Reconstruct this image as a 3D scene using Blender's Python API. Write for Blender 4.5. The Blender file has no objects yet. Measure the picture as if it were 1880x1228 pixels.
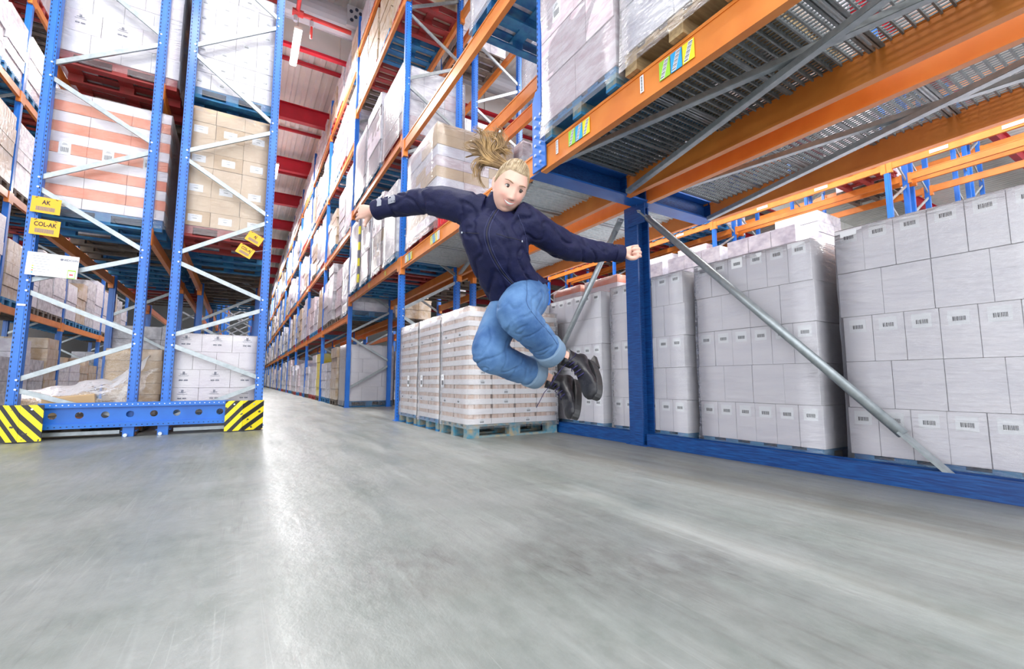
import bpy, bmesh, math, random
from mathutils import Vector, Matrix, noise
random.seed(7)
S = bpy.context.scene
COL = S.collection
PI = math.pi

# ---------------------------------------------------------------- camera
cam_d = bpy.data.cameras.new('camera'); cam = bpy.data.objects.new('camera', cam_d); COL.objects.link(cam)
cam_d.sensor_width = 36.0; cam_d.lens = 825.0/1880*36.0; cam_d.clip_end = 300; cam_d.clip_start = 0.05
cam.location = (0, 0, 0.62)
cam.rotation_euler = (PI/2 + math.radians(5.91), 0, -math.radians(30.93))
S.camera = cam

# ---------------------------------------------------------------- world, lights, exposure
w = bpy.data.worlds.new('daylight_fill'); S.world = w; w.use_nodes = True
w.node_tree.nodes['Background'].inputs[0].default_value = (0.93, 0.96, 1.0, 1)
w.node_tree.nodes['Background'].inputs[1].default_value = 3.0  # even sky used as added fill through the open back and left side
S.view_settings.view_transform = 'Standard'; S.view_settings.look = 'None'
S.view_settings.exposure = 0.2; S.view_settings.gamma = 1.0; S.view_settings.use_curve_mapping = False
S.cycles.max_bounces = 7; S.cycles.diffuse_bounces = 4; S.cycles.glossy_bounces = 3
S.cycles.transparent_max_bounces = 10; S.cycles.transmission_bounces = 3
S.cycles.sample_clamp_indirect = 6; S.cycles.use_denoising = True
S.cycles.caustics_reflective = False; S.cycles.caustics_refractive = False

LAMPS = []   # (x, y, z, length, power) of the long ceiling luminaires, built in lamp() below
for y in (12.35, 20.5, 28.5, 37.0, 46.0): LAMPS.append((0.76, y, 9.3, 1.5, 620))
LAMPS += [(-1.2, 1.2, 8.6, 1.8, 150), (0.9, 4.2, 8.6, 1.8, 200), (1.0, -3.0, 8.6, 1.8, 100), (-1.5, -6.0, 8.6, 1.8, 80), (-3.2, 9.5, 9.3, 1.5, 260), (-3.2, 16.5, 9.3, 1.5, 260)]
LAMPS += [(7.6, y, 9.2, 1.5, 520) for y in (-1.0, 4.0, 9.5, 16.0)] + [(14.9, 1.5, 9.2, 1.5, 300), (14.9, 9.0, 9.2, 1.5, 300)]

# ---------------------------------------------------------------- materials
def nt(name):
    m = bpy.data.materials.new(name); m.use_nodes = True
    t = m.node_tree; b = t.nodes['Principled BSDF']; return m, t, b
def nd(t, kind, **kw):
    n = t.nodes.new(kind)
    for k, v in kw.items():
        if k in n.inputs: n.inputs[k].default_value = v
        else: setattr(n, k, v)
    return n
def mat(name, c, rough=0.5, metal=0.0, var=0.0, scale=8.0, c2=None, bump=0.0, bscale=30.0, stretch=(1,1,1), coat=0.0, coatr=0.15, spec=0.5, detail=4):
    """colour c varied towards c2 by noise in object space, with fine relief"""
    m, t, b = nt(name)
    b.inputs['Roughness'].default_value = rough; b.inputs['Metallic'].default_value = metal
    b.inputs['Coat Weight'].default_value = coat; b.inputs['Coat Roughness'].default_value = coatr
    b.inputs['Specular IOR Level'].default_value = spec
    tc = nd(t, 'ShaderNodeTexCoord'); mp = nd(t, 'ShaderNodeMapping'); mp.inputs['Scale'].default_value = stretch
    g = nd(t, 'ShaderNodeNewGeometry')
    t.links.new(g.outputs['Position'], mp.inputs['Vector'])
    if var > 0 or c2:
        if c2 is None: c2 = tuple(x*(1-var) for x in c)
        n = nd(t, 'ShaderNodeTexNoise', Scale=scale, Detail=detail); t.links.new(mp.outputs[0], n.inputs['Vector'])
        r = nd(t, 'ShaderNodeValToRGB'); r.color_ramp.elements[0].position = 0.35; r.color_ramp.elements[1].position = 0.68
        r.color_ramp.elements[0].color = (*c, 1); r.color_ramp.elements[1].color = (*c2, 1)
        t.links.new(n.outputs['Fac'], r.inputs[0]); t.links.new(r.outputs[0], b.inputs['Base Color'])
    else:
        b.inputs['Base Color'].default_value = (*c, 1)
    if bump:
        n2 = nd(t, 'ShaderNodeTexNoise', Scale=bscale, Detail=3); t.links.new(mp.outputs[0], n2.inputs['Vector'])
        bp = nd(t, 'ShaderNodeBump', Strength=bump, Distance=0.02); t.links.new(n2.outputs['Fac'], bp.inputs['Height'])
        t.links.new(bp.outputs[0], b.inputs['Normal'])
        if coat: t.links.new(bp.outputs[0], b.inputs['Coat Normal'])
    return m
def emit(name, c, s):
    m, t, b = nt(name); b.inputs['Emission Color'].default_value = (*c, 1); b.inputs['Emission Strength'].default_value = s
    b.inputs['Base Color'].default_value = (*c, 1); return m
M = {}
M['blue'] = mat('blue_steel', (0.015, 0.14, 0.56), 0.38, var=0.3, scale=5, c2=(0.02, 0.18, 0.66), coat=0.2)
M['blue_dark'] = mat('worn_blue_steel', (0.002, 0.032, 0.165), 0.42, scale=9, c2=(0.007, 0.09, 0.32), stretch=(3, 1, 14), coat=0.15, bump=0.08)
M['blue_mid'] = mat('mid_blue_steel', (0.010, 0.10, 0.42), 0.4, scale=6, c2=(0.014, 0.14, 0.52), coat=0.15)
M['orange'] = mat('orange_steel', (0.80, 0.265, 0.045), 0.42, scale=4, c2=(0.70, 0.20, 0.03), coat=0.15)
M['galv'] = mat('galvanised_steel', (0.42, 0.46, 0.48), 0.38, metal=0.55, scale=20, c2=(0.32, 0.36, 0.38), spec=0.6)
M['galv_lit'] = mat('galvanised_grating_lit', (0.74, 0.79, 0.81), 0.4, metal=0.1, scale=25, c2=(0.60, 0.66, 0.68))  # grating as lit by floor bounce, the brightness put into its colour
M['galv_shaded'] = mat('galvanised_grating_shaded', (0.26, 0.29, 0.30), 0.45, metal=0.3, scale=25, c2=(0.17, 0.19, 0.20))  # same grating in shade below the loads, the darkness put into its colour
M['dark'] = mat('dark_slot', (0.012, 0.02, 0.05), 0.6)
M['rivet'] = mat('zinc_bolt', (0.62, 0.68, 0.78), 0.3, metal=0.4)
M['red'] = mat('red_painted_steel', (0.50, 0.012, 0.03), 0.45, scale=3, c2=(0.40, 0.01, 0.025))
M['red_pipe'] = mat('red_pipe', (0.55, 0.05, 0.05), 0.4)
M['ceil'] = mat('white_corrugated_sheet', (0.86, 0.87, 0.84), 0.5, scale=2, c2=(0.78, 0.79, 0.77))
M['panel'] = mat('white_smooth_panel', (0.80, 0.79, 0.76), 0.5)
M['duct'] = mat('grey_duct_steel', (0.42, 0.45, 0.50), 0.35, metal=0.3)
M['wallm'] = mat('pale_wall_panel', (0.72, 0.73, 0.74), 0.6)
M['lamp'] = emit('lamp_diffuser', (0.93, 0.97, 1.0), 14.0)
M['white_box'] = mat('white_carton', (0.80, 0.775, 0.815), 0.42, scale=3, c2=(0.73, 0.71, 0.765), stretch=(1, 1, 6), bump=0.05, bscale=18, coat=0.35, coatr=0.22)
M['white_far'] = mat('wrapped_white', (0.86, 0.86, 0.90), 0.35, scale=7, c2=(0.55, 0.54, 0.62), stretch=(1, 1, 1.6), bump=0.5, bscale=16, coat=0.5, coatr=0.2)
M['lilac_far'] = mat('wrapped_lilac', (0.66, 0.63, 0.72), 0.35, scale=6, c2=(0.82, 0.82, 0.88), stretch=(1, 1, 1.6), bump=0.5, bscale=16, coat=0.5, coatr=0.2)
M['kraft_far'] = mat('wrapped_kraft', (0.50, 0.36, 0.22), 0.4, scale=6, c2=(0.66, 0.58, 0.50), bump=0.4, bscale=16, coat=0.5, coatr=0.2)
M['grey_far'] = mat('wrapped_grey', (0.42, 0.41, 0.45), 0.35, scale=9, c2=(0.75, 0.74, 0.78), bump=0.5, bscale=18, coat=0.5, coatr=0.2)
M['yellow_far'] = mat('wrapped_yellow', (0.85, 0.66, 0.03), 0.4, scale=6, c2=(0.80, 0.72, 0.25), bump=0.3, bscale=16, coat=0.4)
M['pink_far'] = mat('wrapped_pink_white', (0.80, 0.74, 0.78), 0.35, scale=8, c2=(0.60, 0.47, 0.52), stretch=(1, 1, 3), bump=0.25, bscale=16, coat=0.4, coatr=0.2)
M['kraft'] = mat('kraft_carton', (0.58, 0.40, 0.22), 0.55, scale=4, c2=(0.50, 0.33, 0.17), bump=0.05, coat=0.15)
M['kraft_pale'] = mat('pale_kraft_carton', (0.66, 0.50, 0.33), 0.5, scale=4, c2=(0.58, 0.42, 0.27), bump=0.05, coat=0.25)
M['tray_food'] = mat('tray_contents', (0.66, 0.46, 0.36), 0.45, scale=22, c2=(0.84, 0.72, 0.66), stretch=(1, 1, 0.3), bump=0.2, coat=0.4)
M['tray'] = mat('white_tray_card', (0.90, 0.88, 0.89), 0.4, scale=5, c2=(0.84, 0.81, 0.83), bump=0.04, coat=0.4, coatr=0.2)
M['orange_print'] = mat('orange_printed_carton', (0.80, 0.20, 0.07), 0.42, scale=3, c2=(0.86, 0.36, 0.22), coat=0.5, coatr=0.2, bump=0.1, bscale=10)
M['white_print'] = mat('white_printed_carton', (0.84, 0.80, 0.82), 0.42, scale=3, c2=(0.74, 0.68, 0.74), coat=0.5, coatr=0.2, bump=0.1, bscale=10)
M['paper'] = mat('white_paper', (0.86, 0.87, 0.90), 0.6)
M['ink'] = mat('black_ink', (0.02, 0.02, 0.03), 0.6)
M['ink_soft'] = mat('grey_ink', (0.18, 0.18, 0.24), 0.6)
M['wood'] = mat('pale_pallet_wood', (0.52, 0.37, 0.19), 0.7, scale=6, c2=(0.36, 0.24, 0.12), stretch=(1, 8, 8), bump=0.2)
M['pal_blue'] = mat('blue_painted_wood', (0.02, 0.14, 0.38), 0.6, scale=9, c2=(0.04, 0.26, 0.48), bump=0.2)
M['pal_red'] = mat('red_painted_wood', (0.40, 0.035, 0.035), 0.6, scale=9, c2=(0.30, 0.05, 0.04), bump=0.2)
M['pal_old'] = mat('worn_blue_wood', (0.06, 0.26, 0.38), 0.7, scale=14, c2=(0.42, 0.33, 0.20), bump=0.25)
M['pal_dark'] = mat('dark_pallet_wood', (0.11, 0.09, 0.08), 0.7, scale=9, c2=(0.20, 0.16, 0.12), bump=0.2)
M['crate_red'] = mat('red_plastic', (0.62, 0.02, 0.03), 0.3, coat=0.4)
M['yellow'] = mat('yellow_plate', (0.92, 0.47, 0.012), 0.45)
M['st_green'] = mat('green_sticker', (0.35, 0.70, 0.05), 0.5)
M['st_blue'] = mat('blue_sticker', (0.03, 0.40, 0.80), 0.5)
M['st_yellow'] = mat('yellow_sticker', (0.92, 0.82, 0.03), 0.5)
def film_mat(name, alpha, rough, tint=(0.9, 0.9, 0.95), bump=0.6, stretch=(1, 1, 5), bscale=9):
    m, t, b = nt(name); t.nodes.remove(b); out = t.nodes['Material Output']
    tr = nd(t, 'ShaderNodeBsdfTransparent'); gl = nd(t, 'ShaderNodeBsdfGlossy', Roughness=rough); df = nd(t, 'ShaderNodeBsdfDiffuse')
    df.inputs['Color'].default_value = (*tint, 1); gl.inputs['Color'].default_value = (1, 1, 1, 1)
    g = nd(t, 'ShaderNodeNewGeometry'); mp = nd(t, 'ShaderNodeMapping'); mp.inputs['Scale'].default_value = stretch
    t.links.new(g.outputs['Position'], mp.inputs['Vector'])
    n = nd(t, 'ShaderNodeTexNoise', Scale=bscale, Detail=4); t.links.new(mp.outputs[0], n.inputs['Vector'])
    bp = nd(t, 'ShaderNodeBump', Strength=bump, Distance=0.03); t.links.new(n.outputs['Fac'], bp.inputs['Height'])
    t.links.new(bp.outputs[0], gl.inputs['Normal'])
    mx = nd(t, 'ShaderNodeMixShader'); mx.inputs[0].default_value = 0.45
    t.links.new(df.outputs[0], mx.inputs[1]); t.links.new(gl.outputs[0], mx.inputs[2])
    fr = nd(t, 'ShaderNodeFresnel', IOR=1.35); t.links.new(bp.outputs[0], fr.inputs['Normal'])
    ma = nd(t, 'ShaderNodeMath', operation='MULTIPLY_ADD'); ma.inputs[1].default_value = 0.8; ma.inputs[2].default_value = alpha; ma.use_clamp = True
    t.links.new(fr.outputs[0], ma.inputs[0])
    mx2 = nd(t, 'ShaderNodeMixShader'); t.links.new(ma.outputs[0], mx2.inputs[0]); t.links.new(tr.outputs[0], mx2.inputs[1]); t.links.new(mx.outputs[0], mx2.inputs[2])
    t.links.new(mx2.outputs[0], out.inputs['Surface']); return m
M['film'] = film_mat('stretch_film', 0.10, 0.16)
M['film_thick'] = film_mat('loose_thick_film', 0.13, 0.12, bump=1.0, stretch=(1, 1, 1), bscale=14)

def hazard(name, flip):
    m, t, b = nt(name); b.inputs['Roughness'].default_value = 0.42
    g = nd(t, 'ShaderNodeNewGeometry'); sp = nd(t, 'ShaderNodeSeparateXYZ'); t.links.new(g.outputs['Position'], sp.inputs[0])
    ad = nd(t, 'ShaderNodeMath', operation='MULTIPLY_ADD'); ad.inputs[1].default_value = flip*1.15
    t.links.new(sp.outputs['X'], ad.inputs[0]); t.links.new(sp.outputs['Z'], ad.inputs[2])
    a2 = nd(t, 'ShaderNodeMath', operation='MULTIPLY_ADD'); a2.inputs[1].default_value = -0.9*flip
    t.links.new(sp.outputs['Y'], a2.inputs[0]); t.links.new(ad.outputs[0], a2.inputs[2])
    md = nd(t, 'ShaderNodeMath', operation='PINGPONG'); md.inputs[1].default_value = 0.07; t.links.new(a2.outputs[0], md.inputs[0])
    gt = nd(t, 'ShaderNodeMath', operation='GREATER_THAN'); gt.inputs[1].default_value = 0.032; t.links.new(md.outputs[0], gt.inputs[0])
    n = nd(t, 'ShaderNodeTexNoise', Scale=16.0, Detail=5); t.links.new(g.outputs['Position'], n.inputs['Vector'])
    g2 = nd(t, 'ShaderNodeMath', operation='GREATER_THAN'); g2.inputs[1].default_value = 0.66; t.links.new(n.outputs['Fac'], g2.inputs[0])
    m1 = nd(t, 'ShaderNodeMix', data_type='RGBA'); m1.inputs['A'].default_value = (0.02, 0.02, 0.025, 1); m1.inputs['B'].default_value = (0.92, 0.76, 0.02, 1)
    t.links.new(gt.outputs[0], m1.inputs['Factor'])
    m2 = nd(t, 'ShaderNodeMix', data_type='RGBA'); m2.inputs['B'].default_value = (0.06, 0.055, 0.05, 1)
    t.links.new(g2.outputs[0], m2.inputs['Factor']); t.links.new(m1.outputs['Result'], m2.inputs['A']); t.links.new(m2.outputs['Result'], b.inputs['Base Color'])
    return m
M['hazard_l'] = hazard('hazard_stripes_falling', 1.0)
M['hazard_r'] = hazard('hazard_stripes_rising', -1.0)

def floor_mat():
    m, t, b = nt('worn_concrete'); L = t.links.new
    g = nd(t, 'ShaderNodeNewGeometry')
    def nz(scale, detail, st, lo, hi):
        mp = nd(t, 'ShaderNodeMapping'); mp.inputs['Scale'].default_value = st; L(g.outputs['Position'], mp.inputs['Vector'])
        n = nd(t, 'ShaderNodeTexNoise', Scale=scale, Detail=detail, Roughness=0.62); L(mp.outputs[0], n.inputs['Vector'])
        r = nd(t, 'ShaderNodeMapRange'); r.inputs['From Min'].default_value = lo; r.inputs['From Max'].default_value = hi; L(n.outputs['Fac'], r.inputs['Value']); return r.outputs[0]
    a = nz(1.4, 9, (1, 1, 1), 0.38, 0.62); st = nz(2.0, 3, (2.2, 0.30, 1), 0.42, 0.75); st2 = nz(8, 2, (3.2, 0.12, 1), 0.58, 0.80)
    sp = nz(14, 9, (1.3, .8, 1), 0.38, 0.66); blot = nz(2.4, 9, (1, 1, 1), 0.56, 0.70)
    def mixc(fac, A, Bc, k):
        mm = nd(t, 'ShaderNodeMath', operation='MULTIPLY'); mm.inputs[1].default_value = k; mm.use_clamp = True; L(fac, mm.inputs[0])
        x = nd(t, 'ShaderNodeMix', data_type='RGBA'); L(mm.outputs[0], x.inputs['Factor'])
        if isinstance(A, tuple): x.inputs['A'].default_value = (*A, 1)
        else: L(A, x.inputs['A'])
        x.inputs['B'].default_value = (*Bc, 1); return x.outputs['Result']
    c = mixc(a, (0.170, 0.195, 0.180), (0.25, 0.265, 0.26), 1.0)
    sx0 = nd(t, 'ShaderNodeSeparateXYZ'); L(g.outputs['Position'], sx0.inputs[0]); mk0 = nd(t, 'ShaderNodeMapRange', interpolation_type='SMOOTHSTEP'); L(sx0.outputs['X'], mk0.inputs['Value'])
    mk0.inputs['From Min'].default_value = -0.6; mk0.inputs['From Max'].default_value = 1.3; mk0.inputs['To Min'].default_value = 0.35
    def mul(a_, b_):
        q = nd(t, 'ShaderNodeMath', operation='MULTIPLY'); L(a_, q.inputs[0]); L(b_, q.inputs[1]); return q.outputs[0]
    c = mixc(mul(st, mk0.outputs[0]), c, (0.17, 0.17, 0.165), 0.60); c = mixc(mul(st2, mk0.outputs[0]), c, (0.14, 0.135, 0.13), 0.55)
    lt = nz(3.0, 5, (2.5, 0.25, 1), 0.52, 0.75); c = mixc(mul(lt, mk0.outputs[0]), c, (0.40, 0.42, 0.42), 0.45)
    c = mixc(blot, c, (0.21, 0.20, 0.18), 0.3); c = mixc(sp, c, (0.30, 0.32, 0.31), 0.35)
    # shadow band along the foot of the tunnel rack, painted into the floor colour
    sx = nd(t, 'ShaderNodeSeparateXYZ'); L(g.outputs['Position'], sx.inputs[0])
    mr = nd(t, 'ShaderNodeMapRange', interpolation_type='SMOOTHSTEP'); L(sx.outputs['X'], mr.inputs['Value'])
    mr.inputs['From Min'].default_value = 1.7; mr.inputs['From Max'].default_value = 3.1
    c = mixc(mr.outputs[0], c, (0.19, 0.18, 0.155), 0.38)
    # brown wear bands parallel to the rack
    bn = nz(3.4, 4, (1, 0.02, 1), 0.50, 0.62); mb0 = nd(t, 'ShaderNodeMapRange', interpolation_type='SMOOTHSTEP'); L(sx.outputs['X'], mb0.inputs['Value'])
    mb0.inputs['From Min'].default_value = 1.2; mb0.inputs['From Max'].default_value = 2.3; c = mixc(mul(bn, mb0.outputs[0]), c, (0.13, 0.12, 0.095), 0.55)
    # hairline scratches: level lines of slow noises, pale and dark
    def lines(scale, st_, width, A, k, mask):
        mp_ = nd(t, 'ShaderNodeMapping'); mp_.inputs['Scale'].default_value = st_; mp_.inputs['Rotation'].default_value = (0, 0, A[3]); L(g.outputs['Position'], mp_.inputs['Vector'])
        n_ = nd(t, 'ShaderNodeTexNoise', Scale=scale, Detail=1.5); L(mp_.outputs[0], n_.inputs['Vector'])
        s_ = nd(t, 'ShaderNodeMath', operation='SUBTRACT'); s_.inputs[1].default_value = 0.5; L(n_.outputs['Fac'], s_.inputs[0]); a_ = nd(t, 'ShaderNodeMath', operation='ABSOLUTE'); L(s_.outputs[0], a_.inputs[0])
        r_ = nd(t, 'ShaderNodeMapRange'); r_.inputs['From Min'].default_value = width; r_.inputs['From Max'].default_value = 0; L(a_.outputs[0], r_.inputs['Value'])
        return mixc(mul(r_.outputs[0], mask), c, A[:3], k)
    m1 = nz(1.3, 3, (1, 1, 1), 0.45, 0.62); m2 = nz(1.7, 3, (1, 1, 1.3), 0.50, 0.64)
    c = lines(3.0, (4.0, 0.10, 1), 0.006, (0.40, 0.42, 0.42, 0.08), 0.40, m1); c = lines(2.5, (3.4, 0.10, 1), 0.005, (0.40, 0.42, 0.42, -0.55), 0.35, m2)
    c = lines(2.2, (3.2, 0.10, 1), 0.005, (0.40, 0.42, 0.42, 0.95), 0.35, m1); c = lines(3.5, (4.0, 0.08, 1), 0.008, (0.12, 0.12, 0.12, 0.0), 0.5, m2)
    c = lines(5.0, (3.2, 0.12, 1), 0.008, (0.13, 0.13, 0.13, -0.2), 0.5, m2)
    for cx_, cy_, R_ in ((1.02, 1.28, 0.42), (0.52, 1.50, 0.30), (1.35, 1.05, 0.3)):
        ds = nd(t, 'ShaderNodeVectorMath', operation='DISTANCE'); ds.inputs[1].default_value = (cx_, cy_, 0); L(g.outputs['Position'], ds.inputs[0])
        mr_ = nd(t, 'ShaderNodeMapRange', interpolation_type='SMOOTHSTEP'); mr_.inputs['From Min'].default_value = R_; mr_.inputs['From Max'].default_value = 0.05; L(ds.outputs['Value'], mr_.inputs['Value'])
        gr = nz(9, 6, (1.6, 0.8, 1), 0.42, 0.62); c = mixc(mul(mr_.outputs[0], gr), c, (0.12, 0.115, 0.11), 0.55)
        c = lines(6.0, (2.2, 0.35, 1), 0.012, (0.06, 0.06, 0.065, 0.4), 0.6, mul(mr_.outputs[0], gr))
    # thin arcs of tyre rubber in the open floor
    wv = nd(t, 'ShaderNodeTexWave', wave_type='RINGS', rings_direction='SPHERICAL'); wv.inputs['Scale'].default_value = 0.42; wv.inputs['Distortion'].default_value = 5.5; wv.inputs['Detail'].default_value = 2
    mp = nd(t, 'ShaderNodeMapping'); mp.inputs['Location'].default_value = (-0.9, -0.6, 0); L(g.outputs['Position'], mp.inputs['Vector']); L(mp.outputs[0], wv.inputs['Vector'])
    rg = nd(t, 'ShaderNodeMapRange'); L(wv.outputs['Fac'], rg.inputs['Value']); rg.inputs['From Min'].default_value = 0.985; rg.inputs['From Max'].default_value = 1.0
    mk = nd(t, 'ShaderNodeMath', operation='MULTIPLY'); L(rg.outputs[0], mk.inputs[0]); L(blot, mk.inputs[1])
    c = mixc(mk.outputs[0], c, (0.10, 0.10, 0.11), 0.6)
    L(c, b.inputs['Base Color'])
    rr = nd(t, 'ShaderNodeMapRange'); rr.inputs['To Min'].default_value = 0.33; rr.inputs['To Max'].default_value = 0.6; L(st, rr.inputs['Value']); L(rr.outputs[0], b.inputs['Roughness'])
    bp = nd(t, 'ShaderNodeBump', Strength=0.12, Distance=0.01); L(sp, bp.inputs['Height']); L(bp.outputs[0], b.inputs['Normal'])
    return m
M['floor'] = floor_mat()

# ---------------------------------------------------------------- helpers
class MB:
    """collects boxes, bars, quads and tubes and links them as ONE mesh object"""
    def __init__(s): s.v = []; s.f = []; s.m = []
    def box(s, x0, y0, z0, x1, y1, z1, mi=0):
        n = len(s.v); s.v += [(x0,y0,z0),(x1,y0,z0),(x1,y1,z0),(x0,y1,z0),(x0,y0,z1),(x1,y0,z1),(x1,y1,z1),(x0,y1,z1)]
        s.f += [tuple(n+i for i in q) for q in ((0,3,2,1),(4,5,6,7),(0,1,5,4),(1,2,6,5),(2,3,7,6),(3,0,4,7))]; s.m += [mi]*6; return s
    def quad(s, a, b, c, d, mi=0):
        n = len(s.v); s.v += [tuple(a), tuple(b), tuple(c), tuple(d)]; s.f.append((n, n+1, n+2, n+3)); s.m.append(mi); return s
    def bar(s, p, q, w, h, up=(0,0,1), mi=0):
        p = Vector(p); q = Vector(q); d = (q-p).normalized(); a = d.cross(Vector(up)).normalized()*w/2; b = a.cross(d).normalized()*h/2
        n = len(s.v)
        for c in (p, q):
            for k in ((-1,-1),(1,-1),(1,1),(-1,1)): s.v.append(tuple(c + a*k[0] + b*k[1]))
        s.f += [tuple(n+i for i in q2) for q2 in ((0,3,2,1),(4,5,6,7),(0,1,5,4),(1,2,6,5),(2,3,7,6),(3,0,4,7))]; s.m += [mi]*6; return s
    def tube(s, pts, r, seg=10, mi=0, cap=True):
        pts = [Vector(p) for p in pts]; rs = r if isinstance(r, (list, tuple)) else [r]*len(pts); rings = []
        u = None
        for i, p in enumerate(pts):
            d = pts[min(i+1, len(pts)-1)] - pts[max(i-1, 0)]
            if d.length < 1e-7: d = (pts[-1] - pts[0]) if i == 0 or len(pts) < 4 else (pts[i] - pts[max(i-2, 0)])
            d = d.normalized()
            if u is None: u = d.orthogonal().normalized()
            u = (u - d*u.dot(d)).normalized(); v = d.cross(u); n = len(s.v)
            for k in range(seg):
                a = 2*PI*k/seg; s.v.append(tuple(p + (u*math.cos(a) + v*math.sin(a))*rs[i]))
            rings.append(n)
        for a, b in zip(rings, rings[1:]):
            for k in range(seg): s.f.append((a+k, a+(k+1) % seg, b+(k+1) % seg, b+k)); s.m.append(mi)
        if cap:
            s.f.append(tuple(rings[0]+k for k in reversed(range(seg)))); s.m.append(mi)
            s.f.append(tuple(rings[-1]+k for k in range(seg))); s.m.append(mi)
        return s
    def mesh(s, name, mats, smooth=False):
        me = bpy.data.meshes.new(name); me.from_pydata(s.v, [], s.f)
        for m in (mats if isinstance(mats, (list, tuple)) else [mats]): me.materials.append(m)
        me.polygons.foreach_set('material_index', s.m)
        if smooth: me.polygons.foreach_set('use_smooth', [True]*len(s.f))
        me.update(); return me
    def build(s, name, mats, parent=None, smooth=False): return link(name, s.mesh(name, mats, smooth), parent)
def link(name, me, parent=None, loc=None, rot=None, scale=None):
    o = bpy.data.objects.new(name, me); COL.objects.link(o)
    if parent is not None: o.parent = parent
    if loc is not None: o.location = loc
    if rot is not None: o.rotation_euler = rot
    if scale is not None: o.scale = scale
    return o
def tag(o, label=None, cat=None, group=None, kind=None):
    if label: o['label'] = label
    if cat: o['category'] = cat
    if group: o['group'] = group
    if kind: o['kind'] = kind
    return o
def thing(name, label, cat, loc=(0,0,0), group=None, rz=0):
    o = bpy.data.objects.new(name, None); COL.objects.link(o); o.location = loc; o.rotation_euler = (0,0,rz); o.empty_display_size = 0.1
    return tag(o, label, cat, group)
def copy_tree(o, parent=None):
    c = o.copy(); COL.objects.link(c)
    if parent is not None: c.parent = parent
    for ch in list(o.children): copy_tree(ch, c)
    return c
ORD = ['first','second','third','fourth','fifth','sixth','seventh','eighth','ninth','tenth','eleventh','twelfth','thirteenth','fourteenth']
def bevel_box(name, m, x, y, z, bv=0.006):
    bm = bmesh.new(); bmesh.ops.create_cube(bm, size=1)
    for v in bm.verts: v.co = Vector((v.co.x*x, v.co.y*y, (v.co.z+0.5)*z))
    bmesh.ops.bevel(bm, geom=list(bm.edges), offset=bv, segments=1, affect='EDGES')
    me = bpy.data.meshes.new(name); bm.to_mesh(me); bm.free(); me.materials.append(m); return me
_bx = {}
def box_mesh(m, x, y, z, bv=0.006):
    k = (m.name, round(x,3), round(y,3), round(z,3))
    if k not in _bx: _bx[k] = bevel_box('carton', m, x, y, z, bv)
    return _bx[k]
def text_mesh(s, size, m, extrude=0.0006):
    c = bpy.data.curves.new('t', 'FONT'); c.body = s; c.size = size; c.extrude = extrude; c.align_x = 'CENTER'; c.align_y = 'CENTER'; c.resolution_u = 3; c.offset = size*.022
    o = bpy.data.objects.new('t', c); COL.objects.link(o); bpy.context.view_layer.update()
    me = bpy.data.meshes.new_from_object(o.evaluated_get(bpy.context.evaluated_depsgraph_get())); me.materials.clear(); me.materials.append(m)
    bpy.data.objects.remove(o); bpy.data.curves.remove(c); return me
# barcode sticker in the plane facing -X (y across, z up), centred on the origin, 1.2 mm thick
def sticker_mesh(wd, ht, m, bars=(0.5, 0.3), cy=-0.15, rnd=1, soft=False, lines=True):
    r = random.Random(rnd); b = MB(); b.box(0, -wd/2, -ht/2, 0.0012, wd/2, ht/2, 0)
    y = -wd*bars[0]/2
    while y < wd*bars[0]/2:
        k = r.uniform(0.02, 0.06)*wd*bars[0]*1.3
        b.box(-0.0006, y, ht*(cy-bars[1]/2), 0.0004, min(y+k, wd*bars[0]/2), ht*(cy+bars[1]/2), 1); y += k*1.9
    if lines:
        for q, l in ((0.26, 0.5), (0.34, 0.3)): b.box(-0.0006, -wd*l/2, ht*(q-0.012), 0.0004, wd*l/2, ht*(q+0.012), 1)
    return b.mesh('barcode_label', [m, M['ink_soft'] if soft else M['ink']])

# ================================================================ the setting
b = MB(); b.quad((-16,-9,0),(40,-9,0),(40,76,0),(-16,76,0)); fl = b.build('floor', M['floor']); tag(fl, kind='structure')
b = MB(); x = -16.0
while x < 40:      # trapezoid ribs running with the aisle
    for (xa, za, xb, zb) in ((0,0,.12,0),(.12,0,.16,.06),(.16,.06,.30,.06),(.30,.06,.34,0)):
        b.quad((x+xa,-9,10.9+za),(x+xb,-9,10.9+zb),(x+xb,76,10.9+zb),(x+xa,76,10.9+za))
    x += .34
tag(b.build('ceiling', M['ceil']), kind='structure')
b = MB(); b.box(-16.2,6.3,0,-16,76,11); tag(b.build('wall_left', M['wallm']), kind='structure')  # unseen front stretch left out so world light fills in from the side
b = MB(); b.box(40.4,-9,0,40.6,76,11); tag(b.build('wall_right', M['wallm']), kind='structure')
b = MB(); b.box(-16,76,0,40.4,76.2,11); tag(b.build('wall_back', M['wallm']), kind='structure')
def ibeam_x(y, z0, z1, x0=-16, x1=40, fw=0.22):
    b = MB(); b.box(x0, y-.012, z0+.015, x1, y+.012, z1-.015); b.box(x0, y-fw/2, z0, x1, y+fw/2, z0+.02); b.box(x0, y-fw/2, z1-.02, x1, y+fw/2, z1); return b
for i, y in enumerate((4.6, 8.9, 17.3, 21.8, 26.2, 30.7, 35.2, 39.7, 44.2, 48.7, 57.7)):
    o = ibeam_x(y, 10.0, 10.6).build('ceiling_beam', M['red'])
    tag(o, f'deep red roof beam under the white corrugated ceiling, {ORD[i]} from the open end', 'roof beam', 'red roof beams', 'thing')
for i, y in enumerate((15.1, 19.6, 24.0, 28.5)):
    o = MB().box(-16, y-.05, 10.78, 40, y+.05, 10.88).build('ceiling_purlin', M['red'])
    tag(o, f'thin dark red purlin across the corrugated ceiling, {ORD[i]} from the smoke panel', 'purlin', 'thin ceiling purlins', 'thing')
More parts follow.
